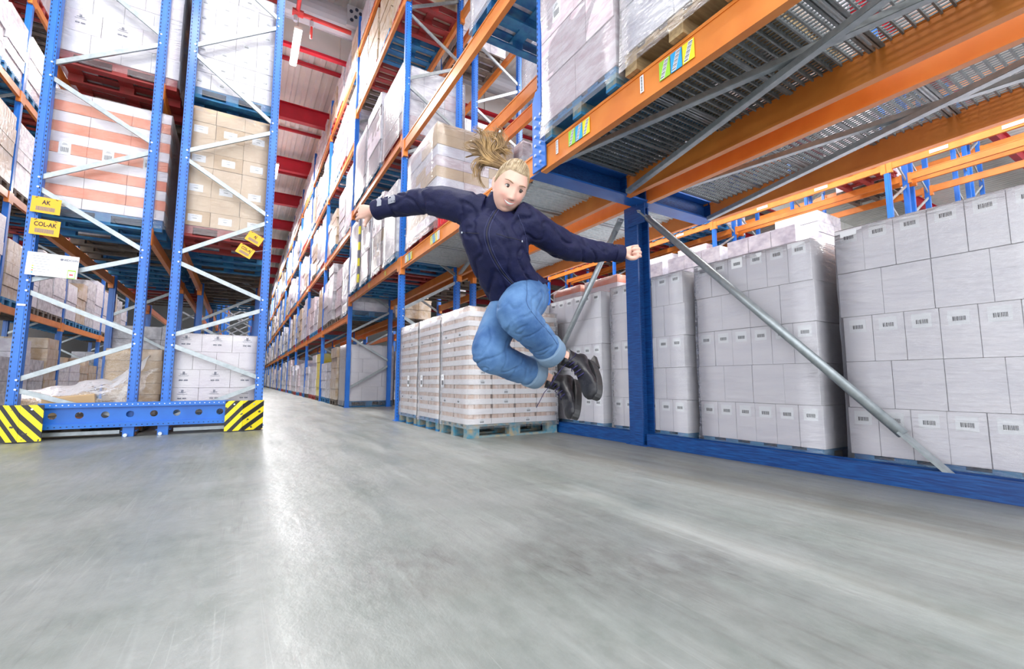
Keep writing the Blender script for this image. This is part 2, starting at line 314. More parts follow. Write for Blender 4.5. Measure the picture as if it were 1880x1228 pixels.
t = thing('smoke_panel', 'white smooth hanging smoke panel with red bottom flange below the ceiling', 'panel', (0, 13.25, 10.0))
x = -16.0
while x < 40: MB().box(x+.01, -.03, .04, x+1.18, .03, .88).build('panel', M['panel'], t); x += 1.2
MB().box(-16, -.07, -.04, 40, .07, .04).build('bottom_flange', M['red'], t)
t = thing('air_duct', 'grey ventilation duct with clustered round nozzles crossing the aisle ceiling', 'duct', (0, 12.1, 10.35))
MB().tube([(-10,0,0),(14,0,0)], .36, 20).build('duct_pipe', M['duct'], t, smooth=False)
for xx in (-.25, .35, 1.9, 3.3):
    MB().box(xx, -.40, -.30, xx+.42, -.30, .28).build('nozzle_plate', M['duct'], t)
    for (dx, dz) in ((.10,.10),(.22,-.02),(.34,.12),(.24,.20),(.12,-.14)):
        MB().tube([(xx+dx,-.42,dz),(xx+dx,-.35,dz)], .045, 10).build('nozzle', M['dark'], t)
t = thing('sprinkler_pipe', 'red sprinkler pipe with tee joint and drop heads below the duct', 'pipe', (0, 11.6, 9.75))
MB().tube([(.62,0,0),(2.0,0,0)], .055, 10).build('pipe_run', M['red_pipe'], t, True)
MB().tube([(.72,-3,.03),(.72,0,.03)], .05, 10).build('branch_pipe', M['red_pipe'], t, True)
MB().tube([(.60,0,0),(.85,0,0)], .085, 10).build('tee_joint', M['red_pipe'], t)
for xx in (1.05,): MB().tube([(xx,0,0),(xx,0,-.55)], .03, 8).build('drop_pipe', M['red_pipe'], t, True)
for xx in (.68, 1.05): MB().tube([(xx,0,-.10),(xx,0,-.24)], .05, 8).build('sprinkler_head', M['rivet'], t)
def lamp(x, y, z, L, p, lab):
    t = thing('ceiling_lamp', lab, 'lamp', (x, y, z), 'long ceiling lamps')
    MB().box(-.09, -L/2, .03, .09, L/2, .09).build('housing', M['panel'], t)
    MB().box(-.07, -L/2+.03, 0, .07, L/2-.03, .03).build('diffuser', M['lamp'], t)
    for s in (-1, 1): MB().bar((0, s*L*.35, .09), (0, s*L*.35, (9.98 if 12 < y < 13 else 10.9)-z), .012, .012, (0,1,0)).build('hanger', M['galv'], t)
    ld = bpy.data.lights.new('lamp_light', 'AREA'); ld.shape = 'RECTANGLE'; ld.size = .5; ld.size_y = L; ld.energy = p; ld.color = (1, .985, .97)
    lo = bpy.data.objects.new('lamp_light', ld); COL.objects.link(lo); lo.parent = t; lo.location = (0, 0, -.03)
for i, (x, y, z, L, p) in enumerate(LAMPS):
    if i < 5: lab = f'glowing long lamp hanging over the aisle centre, {ORD[i]} from the duct'
    elif i < 9: lab = f'long white lamp over the open floor before the racks, {ORD[i-5]} from the woman'
    elif i < 11: lab = f'long white lamp over the gangway beyond the AK rack, {ORD[i-9]} along it'
    else: lab = f'long white lamp over the hall beyond the tunnel rack, {ORD[i-11]} of them'
    lamp(x, y, z, L, p, lab)

# ================================================================ racks
PW = 0.09
def post_mesh(h, holes=False, w=.09, d=.09, mi_rivets=False):
    """open-section upright, base at z=0, centred in x and y; slot rows face -Y and -X"""
    b = MB(); b.box(-w/2, -d/2, 0, w/2, -d/2+.012, h); b.box(-w/2, -d/2, 0, -w/2+.012, d/2, h); b.box(w/2-.012, -d/2, 0, w/2, d/2, h)
    b.box(-w*.22, -d/2-.006, 0, w*.22, -d/2+.002, h); b.box(-w/2-.006, -d*.2, 0, -w/2+.002, d*.2, h)
    return b.mesh('post', M['blue'])
_slots = {}
def slots_mesh(h, face):
    k = (round(h,2), face)
    if k not in _slots:
        b = MB(); z = .06
        while z < h-.05:
            for s in (-1, 1):
                if face == 'y': b.box(s*.034-.004, -.0475, z, s*.034+.004, -.043, z+.022)
                else: b.box(-.0475, s*.034-.004, z, -.043, s*.034+.004, z+.022)
            z += .05
        _slots[k] = b.mesh('slots', M['dark'])
    return _slots[k]
def frame(x0, x1, y, z0, z1, label, group, nodes=None, detail=1, start=0, foot=True):
    """upright frame: two posts and zigzag bracing, spanning X"""
    t = thing('rack_frame', label, 'rack frame', ((x0+x1)/2, y, z0), group)
    hw = (x1-x0)/2 - .045; pm = post_mesh(z1-z0)
    for s in (-1, 1):
        p = link('post', pm, t, (s*hw, 0, 0))
        if detail > 1:
            sl = link('slot', slots_mesh(z1-z0, 'x' if detail == 3 else 'y'), p); tag(sl, kind='stuff')
            if detail == 3: sl2 = link('slot', slots_mesh(z1-z0, 'y'), p); tag(sl2, kind='stuff')
        if foot: MB().box(s*hw-.07, -.07, 0, s*hw+.07, .07, .012).build('foot_plate', M['blue'], t)
    if nodes is None:
        nodes = []; z = start+.45; side = -1
        while z + .62 < z1 - z0 - .1: nodes.append((side, z, -side, z+.55)); z += .66; side = -side
    for (sa, za, sb, zb) in nodes:
        b = MB(); b.bar((sa*(hw-.01), -.015, za), (sb*(hw-.01), -.015, zb), .050, .026, (0,1,0)); b.build('brace', M['galv'], t)
        if detail > 1:
            for (s, z) in ((sa, za), (sb, zb)): MB().tube([(s*(hw-.02), -.052, z), (s*(hw-.02), -.03, z)], .011, 6).build('bolt', M['rivet'], t)
    return t
_bm = {}
def rack_beam(x, y0, y1, ztop, h, label, group, ends=(-1, 1), th=.05, conn=True, mt='orange'):
    """beam along Y whose visible face is at x (face=-1: looks to -X)"""
    L = y1-y0; k = (round(L,2), round(h,3), th, conn, mt)
    t = thing('rack_beam', label, 'rack beam', (x, (y0+y1)/2, ztop-h), group)
    if k not in _bm:
        b = MB(); b.box(-th/2, -L/2, 0, th/2, L/2, h)
        b.box(-th/2-.006, -L/2, 0, -th/2, L/2, h*.10); b.box(-th/2-.006, -L/2, h*.90, -th/2, L/2, h)
        c = MB(); c.box(-th/2-.012, -.055, -h*.35-.02, th/2+.01, .055, h*1.0+.015)
        _bm[k] = (b.mesh('box_profile', M[mt]), c.mesh('end_connector', M[mt]))
    link('box_profile', _bm[k][0], t)
    if conn:
        for s in ends: link('end_connector', _bm[k][1], t, (0, s*(L/2+.0), 0))
    return t

# ---- names of places along the tunnel rack (the long rack behind the woman)
TX = (2.10, 3.16, 3.38, 4.44)             # faces of the two back-to-back rows
TY = [-1.02, 3.03] + [7.06 + 4.06*k for k in range(13)]   # frame lines
def bayname(i):
    return ('over the pale white stacks' if i == 0 else 'over the brown tray stacks' if i == 1 else 'just past the brown tray stacks' if i == 2 else
            f'{ORD[i-3]} bay along the receding aisle')
LV = {0: [(2.60,.21),(4.60,.22),(7.35,.15),(8.95,.15)], 1: [(2.60,.19),(4.60,.20),(7.35,.15),(8.95,.15)], 2: [(2.60,.14),(4.72,.14),(7.33,.14),(8.98,.14)]}
LVF = [(2.19,.14),(4.35,.14),(6.52,.14),(8.66,.14)]
def levels(i): return LV.get(i, LVF)
rows = (('aisle-side row', TX[0], TX[1]), ('rear row', TX[2], TX[3]))
for r, (rn, xa, xb) in enumerate(rows):
    for j, y in enumerate(TY):
        if r == 1 and j > 6: continue
        z0 = 2.62 if j == 1 else (2.45 if j == 0 else 0)
        top = 9.9 if j < 9 else 9.6
        if j == 1:
            if r == 0: lab = 'blue rack frame whose rivetted post hangs above the woman from the cross beam'
            else: lab = 'blue rack frame standing on the far arm of the blue cross beam'
        elif j == 0: lab = f'blue rack frame of the {rn} beyond the picture edge of the tunnel'
        elif j == 2: lab = f'blue rack frame of the {rn} standing beside the brown tray stacks'
        else: lab = f'blue rack frame of the {rn}, {ORD[j-3]} past the tray stacks along the aisle'
        frame(xa, xb, y, z0, top, lab, 'blue frames of the long rack', detail=(3 if (j in (1,) and r == 0) else 2 if j < 3 else 1), foot=(z0 == 0), start=(0 if z0 == 0 else .1))
    for i in range(len(TY)-1):
        if r == 1 and i > 4: continue
        for l, (zt, h) in enumerate(levels(i)):
            if i > 8 and l == 3 and r == 1: continue
            for e, xx in (('front', xa+.03), ('back', xb-.03)):
                if i > 7 and e == 'back': continue
                lab = f'orange {e} beam of the {rn}, {ORD[l]} level, {bayname(i)}'
                rack_beam(xx, TY[i]+(.01 if i == 1 and l == 0 else .046), TY[i+1]-(.01 if i == 0 and l == 0 else .046), zt, h, lab, 'orange beams of the long rack', ends=() if i == 0 and l == 0 else (1,) if i == 1 and l == 0 else (-1, 1))
# hanging post: cheek plate with rivets at the foot of the cut post
t = thing('post_foot_plate', 'blue gusset plate with rows of zinc rivets at the foot of the hanging post', 'steel plate', (2.085, 3.03, 2.44))
b = MB(); b.v = [(-.006,-.10,-.03),(-.006,.09,-.03),(-.006,.09,.62),(-.006,.045,.70),(-.006,-.045,.70),(-.006,-.045,.34),(-.006,-.10,.22),
               (.006,-.10,-.03),(.006,.09,-.03),(.006,.09,.62),(.006,.045,.70),(.006,-.045,.70),(.006,-.045,.34),(.006,-.10,.22)]
b.f = [(0,6,5,4,3,2,1),(7,8,9,10,11,12,13)] + [(i, (i+1) % 7, (i+1) % 7+7, i+7) for i in range(7)]; b.m = [0]*9; b.build('plate', M['blue'], t)
for k in range(6):
    for s in (-.035, .04): MB().tube([(-.016, s, .03+k*.085), (-.004, s, .03+k*.085)], .013, 8).build('rivet', M['rivet'], t)
# cross beam (cantilever header) and column
t = thing('cross_beam', 'heavy blue steel cross beam carrying the rack above the woman', 'steel beam', (3.22, 3.10, 2.40))
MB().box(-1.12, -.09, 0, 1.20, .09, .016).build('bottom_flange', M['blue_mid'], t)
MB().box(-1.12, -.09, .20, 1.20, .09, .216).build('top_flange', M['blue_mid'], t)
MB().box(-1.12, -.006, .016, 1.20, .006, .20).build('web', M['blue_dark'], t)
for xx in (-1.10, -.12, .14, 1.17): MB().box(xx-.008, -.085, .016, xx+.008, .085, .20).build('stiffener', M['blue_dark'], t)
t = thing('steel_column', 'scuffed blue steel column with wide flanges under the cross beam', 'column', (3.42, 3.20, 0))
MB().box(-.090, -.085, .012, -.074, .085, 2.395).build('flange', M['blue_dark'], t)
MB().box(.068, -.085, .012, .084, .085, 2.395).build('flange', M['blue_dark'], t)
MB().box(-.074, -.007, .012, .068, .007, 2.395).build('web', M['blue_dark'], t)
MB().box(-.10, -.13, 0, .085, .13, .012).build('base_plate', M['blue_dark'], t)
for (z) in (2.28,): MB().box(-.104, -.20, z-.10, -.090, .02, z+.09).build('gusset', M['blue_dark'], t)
# floor beams
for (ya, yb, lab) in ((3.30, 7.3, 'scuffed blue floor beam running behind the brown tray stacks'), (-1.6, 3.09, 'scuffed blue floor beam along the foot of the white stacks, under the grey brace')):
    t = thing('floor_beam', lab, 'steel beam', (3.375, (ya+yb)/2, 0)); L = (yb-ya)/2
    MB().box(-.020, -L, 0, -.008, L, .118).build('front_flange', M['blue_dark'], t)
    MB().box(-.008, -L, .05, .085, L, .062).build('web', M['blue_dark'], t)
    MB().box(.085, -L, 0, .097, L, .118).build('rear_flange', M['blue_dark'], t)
# big round braces from the column head
def big_brace(p, q, lab):
    t = thing('diagonal_brace', lab, 'brace', p); q = Vector(q)-Vector(p); d = q.normalized(); L = q.length
    MB().tube([d*.12, d*(L-.34)], .031, 14).build('tube', M['galv'], t, True)
    MB().bar(d*(-.02), d*.16, .012, .075, (1,0,0)).build('flattened_end', M['galv'], t); MB().bar(d*(L-.36), d*L, .014, .085, (1,0,0)).build('flattened_end', M['galv'], t)
    MB().tube([(-.03, 0, 0), (.02, 0, 0)], .016, 8).build('bolt', M['rivet'], t)
big_brace((3.33, 3.06, 2.30), (3.40, .90, .06), 'thick grey round diagonal brace leaning across the white stacks')
big_brace((3.33, 3.34, 2.30), (3.40, 5.15, .20), 'grey diagonal brace descending behind the boots of the woman')

# gratings
def grating_mesh(L=.93, W=1.0, m=36, yw=.0045, mt='galv_lit'):
    b = MB(); n = 17
    for k in range(n+1):
        y = -L/2 + L*k/n; b.box(-W/2, y-(.005 if mt == 'galv_shaded' else .007), -.028, W/2, y+(.005 if mt == 'galv_shaded' else .007), 0)
    for k in range(m+1):
        x = -W/2 + W*k/m; b.box(x-yw, -L/2, -.012, x+yw, L/2, -.003)
    for k in (0, 2, 4): y = -L/2 + .012 + (L-.024)*k/4; b.box(-W/2, y-.012, -.040, W/2, y+.012, -.028)
    return b.mesh('grating', M[mt])
gms = (grating_mesh(m=32, yw=.003, mt='galv_shaded'), grating_mesh(m=40, yw=.0062))
for r, (rn, xa, xb) in enumerate(rows):
    for i in (0, 1):
        for k in range(4):
            y = TY[i] + .10 + (k+.5)*(TY[i+1]-TY[i]-.2)/4
            t = thing('deck_grating', f'galvanised grating of the {rn} {bayname(i)}, {ORD[3-k]} from the cross beam', 'grating', ((xa+xb)/2, y, 2.596), 'grating decks of the first level')
            if i: t['label'] = f'galvanised grating of the {rn} {bayname(i)}, {ORD[k]} from the cross beam'
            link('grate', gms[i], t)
            MB().box(-.5, -.475, -.04, .5, -.457, .002).build('rim', M['galv'], t); MB().box(-.5, .457, -.04, .5, .475, .002).build('rim', M['galv'], t)
def strut(pts, lab, w=.045):
    p, q = Vector(pts[0]), Vector(pts[1]); t = thing('flat_brace', lab, 'brace', p, 'grey braces under the grating deck'); q = q-p
    MB().bar((0,0,0), q, w, .012).build('strip', M['galv'], t); d = q.cross(Vector((0,0,1))).normalized()*w/2
    MB().bar(d+Vector((0,0,.015)), q+d+Vector((0,0,.015)), .006, .035).build('lip', M['galv'], t); MB().bar(Vector((0,0,.015))-d, q-d+Vector((0,0,.015)), .006, .035).build('lip', M['galv'], t)
strut([(2.17,2.86,2.425),(3.10,-.9,2.425)], 'grey profile brace under the deck from the hanging post outward')
strut([(3.02,2.92,2.375),(2.20,-.3,2.375)], 'grey profile brace under the deck from the column head, crossing in front')
strut([(3.42,2.92,2.425),(4.2,-.6,2.425)], 'long grey brace under the rear deck from the column head')
strut([(4.30,2.98,2.375),(3.5,-.1,2.375)], 'grey brace under the rear deck crossing from the outer beam', .05)
strut([(2.17,3.3,2.425),(3.1,6.9,2.425)], 'grey brace under the deck over the brown tray stacks')

# barcode stickers on the near orange beam and the beam over the tray stacks
def beam_sticker(y, z, c, lab, wd=.052, ht=.125):
    t = thing('beam_label', lab, 'label', (2.0975, y, z), 'barcode labels on the orange deck beams')
    b = MB(); b.box(0, -wd/2, -ht/2, .0015, wd/2, ht/2); b.build('card', M[c], t)
    if c != 'paper':
        b = MB(); b.v = [(-.0008, -wd*.42, ht*.46), (-.0008, -wd*.02, ht*.46), (-.0008, wd*.42, -ht*.46), (-.0008, wd*.02, -ht*.46)]; b.f = [(0,1,2,3)]; b.m = [0]; b.build('white_strip', M['paper'], t)
    b = MB(); n = 13
    for k in range(n):
        u = (k+.5)/n; yy = (-wd*.22 + wd*.44*u) if c != 'paper' else 0; zz = ht*(.42-.84*u); b.box(-.0016, yy-wd*.17, zz-.0022, -.0009, yy+wd*.17, zz+.0022-.0016*(k % 3))
    tag(b.build('barcode', M['ink'], t), kind='stuff')
for a, lab in ((2.79,'next to the hanging post'), (1.885,'between the two pallets'), (.87,'near the picture edge')): beam_sticker(a, 2.510, 'paper', f'slim white barcode label on the near orange beam, {lab}', .030, .115)
for (ya, w_) in ((2.60, 'under the blue pallet'), (1.705, 'under the wooden pallet')):
    for k, c in enumerate(('st_green','st_blue','st_yellow')): beam_sticker(ya-.085*k, 2.50, c, f'{c[3:]} barcode label on the near orange beam {w_}', .080, .12)
for (ya, w_) in ((6.72, 'beside the blue post'), (5.62, 'in front of the red crate')):
    for k, c in enumerate(('st_yellow','st_blue','st_yellow','paper')[::-1 if ya > 6 else 1]): beam_sticker(ya-.085*k, 2.51, c, f'{["yellow","blue","yellow","white"][::-1 if ya > 6 else 1][k]} barcode label {w_}, {ORD[k]} in its row', .08, .12)
for ya in (7.9, 9.1, 10.3): beam_sticker(ya, 2.53, 'st_yellow', f'small yellow label, beam past the tray stacks, {"near" if ya < 8 else "middle" if ya < 10 else "far"} one', .09, .08)

# ---------------------------------------------------------------- the two left rack rows (AK and AJ) and the far-left row
LX = ((-2.08, -1.02), (-.80, .25)); LY = [6.745, 10.35, 13.95, 17.55, 21.15, 24.75, 28.35]
nAK = [(-1,5.55,1,4.92),(1,4.80,-1,4.19),(-1,4.03,1,3.50),(1,3.39,-1,2.84),(-1,2.73,1,2.16),(1,2.07,-1,1.69),(-1,1.58,1,1.16),(1,1.05,-1,.63),(-1,.53,1,.19)]
nAJ = [(-1,6.3,1,5.7),(1,5.58,-1,4.93),(-1,4.83,1,4.14),(1,4.02,-1,3.50),(-1,3.40,1,2.83),(1,2.74,-1,2.19),(-1,2.07,1,1.68),(1,1.55,-1,1.17),(-1,1.05,1,.66),(1,.57,-1,.17)]
for r, (nm, (xa, xb), nodes) in enumerate((('AK', LX[0], nAK), ('AJ', LX[1], nAJ))):
    for j, y in enumerate(LY):
        if j > 3 and r == 0: continue
        z0 = .05 if j == 0 else 0
        nn = [(a, za-z0, c, zc-z0) for a, za, c, zc in nodes] if j == 0 else None
        lab = f'blue end frame with grey zigzag bracing carrying the yellow {nm} sign' if j == 0 else f'blue frame inside the {nm} rack, {ORD[j-1]} behind the end frame'
        frame(xa, xb, y, z0, 9.4, lab, 'blue frames of the AK and AJ racks', nodes=nn, detail=2 if j == 0 else 1)
    for i in range(len(LY)-1):
        if i > 2 and r == 0: continue
        for l, zt in enumerate((2.44, 4.30, 6.40, 8.5) + ((.165,) if i == 0 else ())):
            for e, xx in (('outer' if r == 0 else 'inner', xa+.03), ('inner' if r == 0 else 'aisle-side', xb-.03)):
                rack_beam(xx, LY[i]+.046, LY[i+1]-.046, zt, .13, f'orange {e} beam of the {nm} rack, {ORD[l] if l < 4 else "lowest"} level, {ORD[i]} bay behind its end frame', 'orange beams of the AK and AJ racks')
FX = (-4.02, -5.08); FY = [5.0, 8.6, 12.2, 15.8, 19.4, 23.0]; FL = (2.09, 4.25, 6.30, 8.40)
for j, y in enumerate(FY):
    frame(FX[1], FX[0], y, 0, 9.4, f'blue frame of the row beyond the AK rack, {ORD[j]} along it', 'blue frames beyond the AK rack')
    if j < 5:
        for l, zt in enumerate(FL): rack_beam(FX[0]-.03, y+.046, FY[j+1]-.046, zt, .14, f'orange front beam of the row beyond the AK rack, {ORD[l]} level, {ORD[j]} bay', 'orange beams beyond the AK rack')

# punched base beam between the guards
t = thing('base_beam', 'blue punched base beam with eight round holes between the striped guards', 'steel beam', (0, 6.62, 0))
b = MB(); x0, x1, z0, z1 = -1.80, -.10, .165, .335; n = 8; cw = (x1-x0)/n; R = .036
for k in range(n):
    cx = x0+(k+.5)*cw; cz = (z0+z1)/2; seg = 16; ring = []; out = []
    for q in range(seg):
        a = 2*PI*q/seg + PI/4; ca, sa = math.cos(a), math.sin(a); ring.append((cx+R*ca, 0, cz+R*sa))
        s = 1/max(abs(ca), abs(sa)); out.append((cx+s*ca*cw/2, 0, cz+s*sa*(z1-z0)/2))
    for q in range(seg):
        q2 = (q+1) % seg; b.quad(ring[q], out[q], out[q2], ring[q2]); b.quad(*[(p[0], .008, p[2]) for p in (ring[q2], out[q2], out[q], ring[q])]); b.quad(ring[q2], (ring[q2][0], .008, ring[q2][2]), (ring[q][0], .008, ring[q][2]), ring[q])
b.build('web', M['blue'], t)
MB().box(-1.80, -.045, .335, -.10, -.035, .385).box(-1.80, -.035, .375, -.10, .03, .385).box(-1.80, -.035, .335, -.10, 0, .343).build('upper_flange', M['blue'], t)
MB().box(-1.80, -.045, .112, -.10, -.035, .160).box(-1.80, -.035, .112, -.10, .03, .12).box(-1.80, -.035, .155, -.10, 0, .165).build('lower_flange', M['blue'], t)
b = MB()
for k in range(34): xx = -1.76+k*.048; b.box(xx, -.0475, .357, xx+.010, -.0445, .367)
tag(b.build('punched_hole', M['rivet'], t), kind='stuff')
b = MB()
for k in range(34): xx = -1.76+k*.048; b.box(xx, -.0475, .130, xx+.012, -.0445, .138)
tag(b.build('punched_hole', M['dark'], t), kind='stuff')
for xx in (-1.06, -.75):
    MB().box(xx-.05, -.01, 0, xx+.05, .07, .125).build('foot_post', M['blue'], t)
    MB().tube([(xx-.02, -.045, .02), (xx-.02, -.01, .02)], .02, 8).build('bolt', M['rivet'], t)
t = thing('floor_rail', 'pale steel rail lying on the floor under the punched base beam', 'rail', (0, 6.72, 0))
MB().box(-1.78, -.02, .03, -1.15, .02, .07).build('rail', M['galv'], t); MB().box(-.66, -.02, .03, -.12, .02, .07).build('rail', M['galv'], t)
def guard(pts, lab, m):
    t = thing('corner_guard', lab, 'guard', (0, 0, 0), 'striped corner guards')
    for k in range(len(pts)-1):
        a, c = Vector((*pts[k], .195)), Vector((*pts[k+1], .195)); MB().bar(a, c, .014, .365).build('striped_plate', M[m], t)
        mid = (a+c)/2; nrm = (c-a).cross(Vector((0,0,1))).normalized()
        MB().tube([mid+nrm*.005+Vector((0,0,.14)), mid+nrm*.014+Vector((0,0,.14))], .010, 8).build('bolt', M['rivet'], t)
    MB().box(pts[0][0]-.0, pts[0][1]-.0, 0, pts[0][0]+.001, pts[0][1]+.001, .01)
    return t
guard([(-2.32, 6.62), (-1.885, 6.45), (-1.715, 6.45)], 'black and yellow striped guard at the foot of the AK frame', 'hazard_l')
guard([(-.150, 6.56), (.035, 6.56), (.262, 6.655)], 'black and yellow striped guard at the aisle foot of the AJ frame', 'hazard_r')

# signs
def sign(text, loc, rot, lab, wd=.235, ht=.175):
    t = thing('sign', lab, 'sign', loc, 'yellow rack signs'); t.rotation_euler = (0, rot, 0)
    MB().box(-wd/2, -.002, -ht/2, wd/2, .002, ht/2).build('plate', M['yellow'], t)
    o = link('lettering', text_mesh(text, ht*.33, M['ink'], .0004), t, (0, -.0032, ht*.17), (PI/2, 0, 0)); o.scale = (.84, 1.15, 1)
    b = MB(); r = random.Random(len(text)); x = -wd*.32
    while x < wd*.32: k = r.uniform(.0015, .005); b.box(x, -.0032, -ht*.36, x+k, -.0018, -ht*.10); x += k*1.7
    tag(b.build('barcode', M['ink_soft'], t), kind='stuff')
    for s in (-1, 1): MB().bar((s*wd*.38, -.003, ht*.42), (s*wd*.30, -.003, ht*.47), .004, .006).build('cable_tie', M['ink'], t)
    return t
sign('AK', (-1.925, 6.66, 2.52), 0.03, 'yellow plate reading AK with a barcode')
sign('COL-AK', (-1.915, 6.66, 2.275), 0.03, 'yellow plate reading COL-AK below the AK plate')
sign('AJ', (.050, 6.66, 2.478), math.radians(27), 'tilted yellow plate reading AJ on the aisle frame', .185, .135)
sign('COL-AJ', (-.045, 6.66, 2.298), math.radians(27), 'tilted yellow plate reading COL-AJ below the AJ plate', .185, .135).name
t = bpy.data.objects['sign.003']; MB().bar((.085, .004, .05), (.20, .012, .16), .003, .003).build('wire', M['galv'], t)
t = thing('notice_board', 'white load notice board with NEDCON lettering on the AK frame', 'notice', (-1.82, 6.65, 1.865)); t.rotation_euler = (0, .03, 0)
MB().box(-.205, -.003, -.125, .205, .003, .125).build('plate', M['paper'], t)
link('lettering', text_mesh('NEDCON', .030, M['ink_soft']), t, (.135, -.0045, .075), (PI/2, 0, 0))
MB().tube([(.065, -.0045, .075), (.065, -.003, .075)], .012, 12).build('emblem', M['ink_soft'], t)
b = MB()
for k in range(7): b.box(-.16, -.004, .085-k*.028, -.02 if k % 2 else -.05, -.0032, .088-k*.028)
for k in range(5): b.box(.01, -.004, -.01-k*.02, .09, -.0032, -.008-k*.02)
tag(b.build('printed_line', M['ink_soft'], t), kind='stuff')
for k, c in enumerate(('st_yellow','st_green','orange','st_blue')): MB().box(-.158, -.0045, -.03-k*.024, -.146, -.003, -.018-k*.024).build('mark', M[c], t)
MB().box(.125, -.006, -.125, .19, -.0035, -.03).build('small_card', M['st_green'], t)
MB().box(.130, -.0075, -.118, .185, -.0055, -.045).build('card_face', M['paper'], t)
MB().box(.142, -.0085, -.092, .172, -.007, -.075).build('card_mark', M['crate_red'], t)
t = thing('paper_strip', 'torn white paper strip stuck low on the outer AK post', 'paper strip', (-2.035, 6.69, 1.42))
MB().box(-.035, -.003, -.008, .03, 0, .012).build('strip', M['paper'], t)

# ================================================================ pallets and loads
def pallet_mb(W, D, mi=0):
    """joined pallet: W along X, D along Y, .144 high"""
    b = MB()
    for k in range(3):
        y = -D/2 + (.072 if k == 0 else D/2 if k == 1 else D-.072); b.box(-W/2, y-.05, 0, W/2, y+.05, .022)
        for x in (-W/2+.072, 0, W/2-.072): b.box(x-.072, y-.05, .022, x+.072, y+.05, .1)
    for x in (-W/2+.072, 0, W/2-.072): b.box(x-.072, -D/2, .1, x+.072, D/2, .122)
    n = 5
    for k in range(n): y = -D/2 + .06 + (D-.12)*k/(n-1); b.box(-W/2, y-.055, .122, W/2, y+.055, .144)
    return b
_pm = {}
def pallet_full(parent, W, D, m, mblock=None, z=0):
    """pallet as an Empty part with every board and block its own sub-part"""
    p = bpy.data.objects.new('pallet', None); COL.objects.link(p); p.parent = parent; p.location = (0,0,z); mb = mblock or m
    k = (round(W,2), round(D,2), m, mb)
    if k not in _pm:
        _pm[k] = (MB().box(-W/2,-.05,0,W/2,.05,.022).mesh('bottom_board', M[m]), MB().box(-.072,-.05,0,.072,.05,.078).mesh('block', M[mb]),
                  MB().box(-.072,-D/2,0,.072,D/2,.022).mesh('stringer', M[m]), MB().box(-W/2,-.055,0,W/2,.055,.022).mesh('deck_board', M[m]))
    a, c, d, e = _pm[k]
    for y in (-D/2+.052, 0, D/2-.052):
        link('bottom_board', a, p, (0, y, 0))
        for x in (-W/2+.074, 0, W/2-.074): link('block', c, p, (x, y, .022))
    for x in (-W/2+.074, 0, W/2-.074): link('stringer', d, p, (x, 0, .1))
    for q in range(5): link('deck_board', e, p, (0, -D/2+.057+(D-.114)*q/4, .122))
    return p
_pj = {}
def pallet_joined(parent, W, D, m):
    k = (round(W,2), round(D,2), m)
    if k not in _pj: _pj[k] = pallet_mb(W, D).mesh('pallet', M[m])
    return tag(link('pallet', _pj[k], parent), kind='stuff')
st_big = sticker_mesh(.095, .085, M['paper'], (.62, .30), -.08, 3, lines=False)
st_small = sticker_mesh(.075, .06, M['paper'], (.6, .35), -.1, 5)
st_tall = sticker_mesh(.105, .16, M['paper'], (.65, .35), -.12, 8)
def film_shell(parent, W, D, z0, z1, m='film', flare=.012, wob=.006, seed=0):
    """film wrapped round a load: lightly bulged walls, open below"""
    r = random.Random(seed); n = 12; per = []
    def ring(z, k):
        pts = []
        for (xa, ya, xb, yb) in ((-1,-1,1,-1),(1,-1,1,1),(1,1,-1,1),(-1,1,-1,-1)):
            for q in range(6):
                u = q/6; x = xa+(xb-xa)*u; y = ya+(yb-ya)*u
                g = k + r.uniform(-wob, wob)*.5
                pts.append((x*(W/2+g), y*(D/2+g), z))
        return pts
    b = MB(); rings = []
    for i in range(n+1):
        u = i/n; k = .009 + (flare*(1-u*8) if u < .125 else 0)
        if i == n: k = .004
        rings.append(len(b.v)); b.v += ring(z0+(z1-z0)*u, k)
    for a, c in zip(rings, rings[1:]):
        for q in range(24): b.f.append((a+q, a+(q+1) % 24, c+(q+1) % 24, c+q)); b.m.append(0)
    b.f.append(tuple(rings[-1]+q for q in range(24))); b.m.append(0)
    return b.build('film', M[m], parent, True)
def load(x0, x1, y0, y1, z0, H, layers, label, group, pal='pal_blue', palb=None, fine=True, film=True, seed=0, jit=.004, rest=None, tilt=0.0, filmmat='film', stick=True, capm=None):
    """layers: list of dicts(n=(nx,ny), m=material or list, st=sticker mesh or None); cartons of the outer shell only, each its own part"""
    r = random.Random(seed); W, D = x1-x0, y1-y0
    t = thing('wrapped_load', label, 'pallet load', ((x0+x1)/2, (y0+y1)/2, z0), group)
    if fine: pallet_full(t, W-.02, D-.02, pal, palb)
    else: pallet_joined(t, W-.02, D-.02, pal)
    nl = len(layers); lh = (H-.144)/nl; z = .145
    for li, L in enumerate(layers):
        nx, ny = L['n']; cx, cy = W/nx, D/ny; ox, oy = r.uniform(-jit, jit), r.uniform(-jit, jit)
        for i in range(nx):
            for j in range(ny):
                if 0 < i < nx-1 and 0 < j < ny-1 and li < nl-1: continue
                if i > 1 and j > 0 and li < nl-1: continue
                m = L['m']; m = M[r.choice(m)] if isinstance(m, list) else M[m]
                px, py = -W/2+(i+.5)*cx+ox+r.uniform(-.0015,.0015), -D/2+(j+.5)*cy+oy+r.uniform(-.001,.001)
                c = link(L.get('name', 'carton'), box_mesh(m, cx-.0025, cy-.0025, lh-.002, L.get('bv', .0018)), t, (px, py, z))
                if stick and L.get('st') and i == 0: link('label', L['st'], c, (-cx/2+.0015-.0012, 0, lh*L.get('sz', .78)))
                if stick and L.get('sty') and j == 0: link('label', L['sty'], c, (0, -cy/2+.0015-.0012, lh*L.get('sz', .5)), (0,0,PI/2))
        z += lh
    if film: film_shell(t, W, D, .03, H+.004, filmmat, seed=seed)
    return t
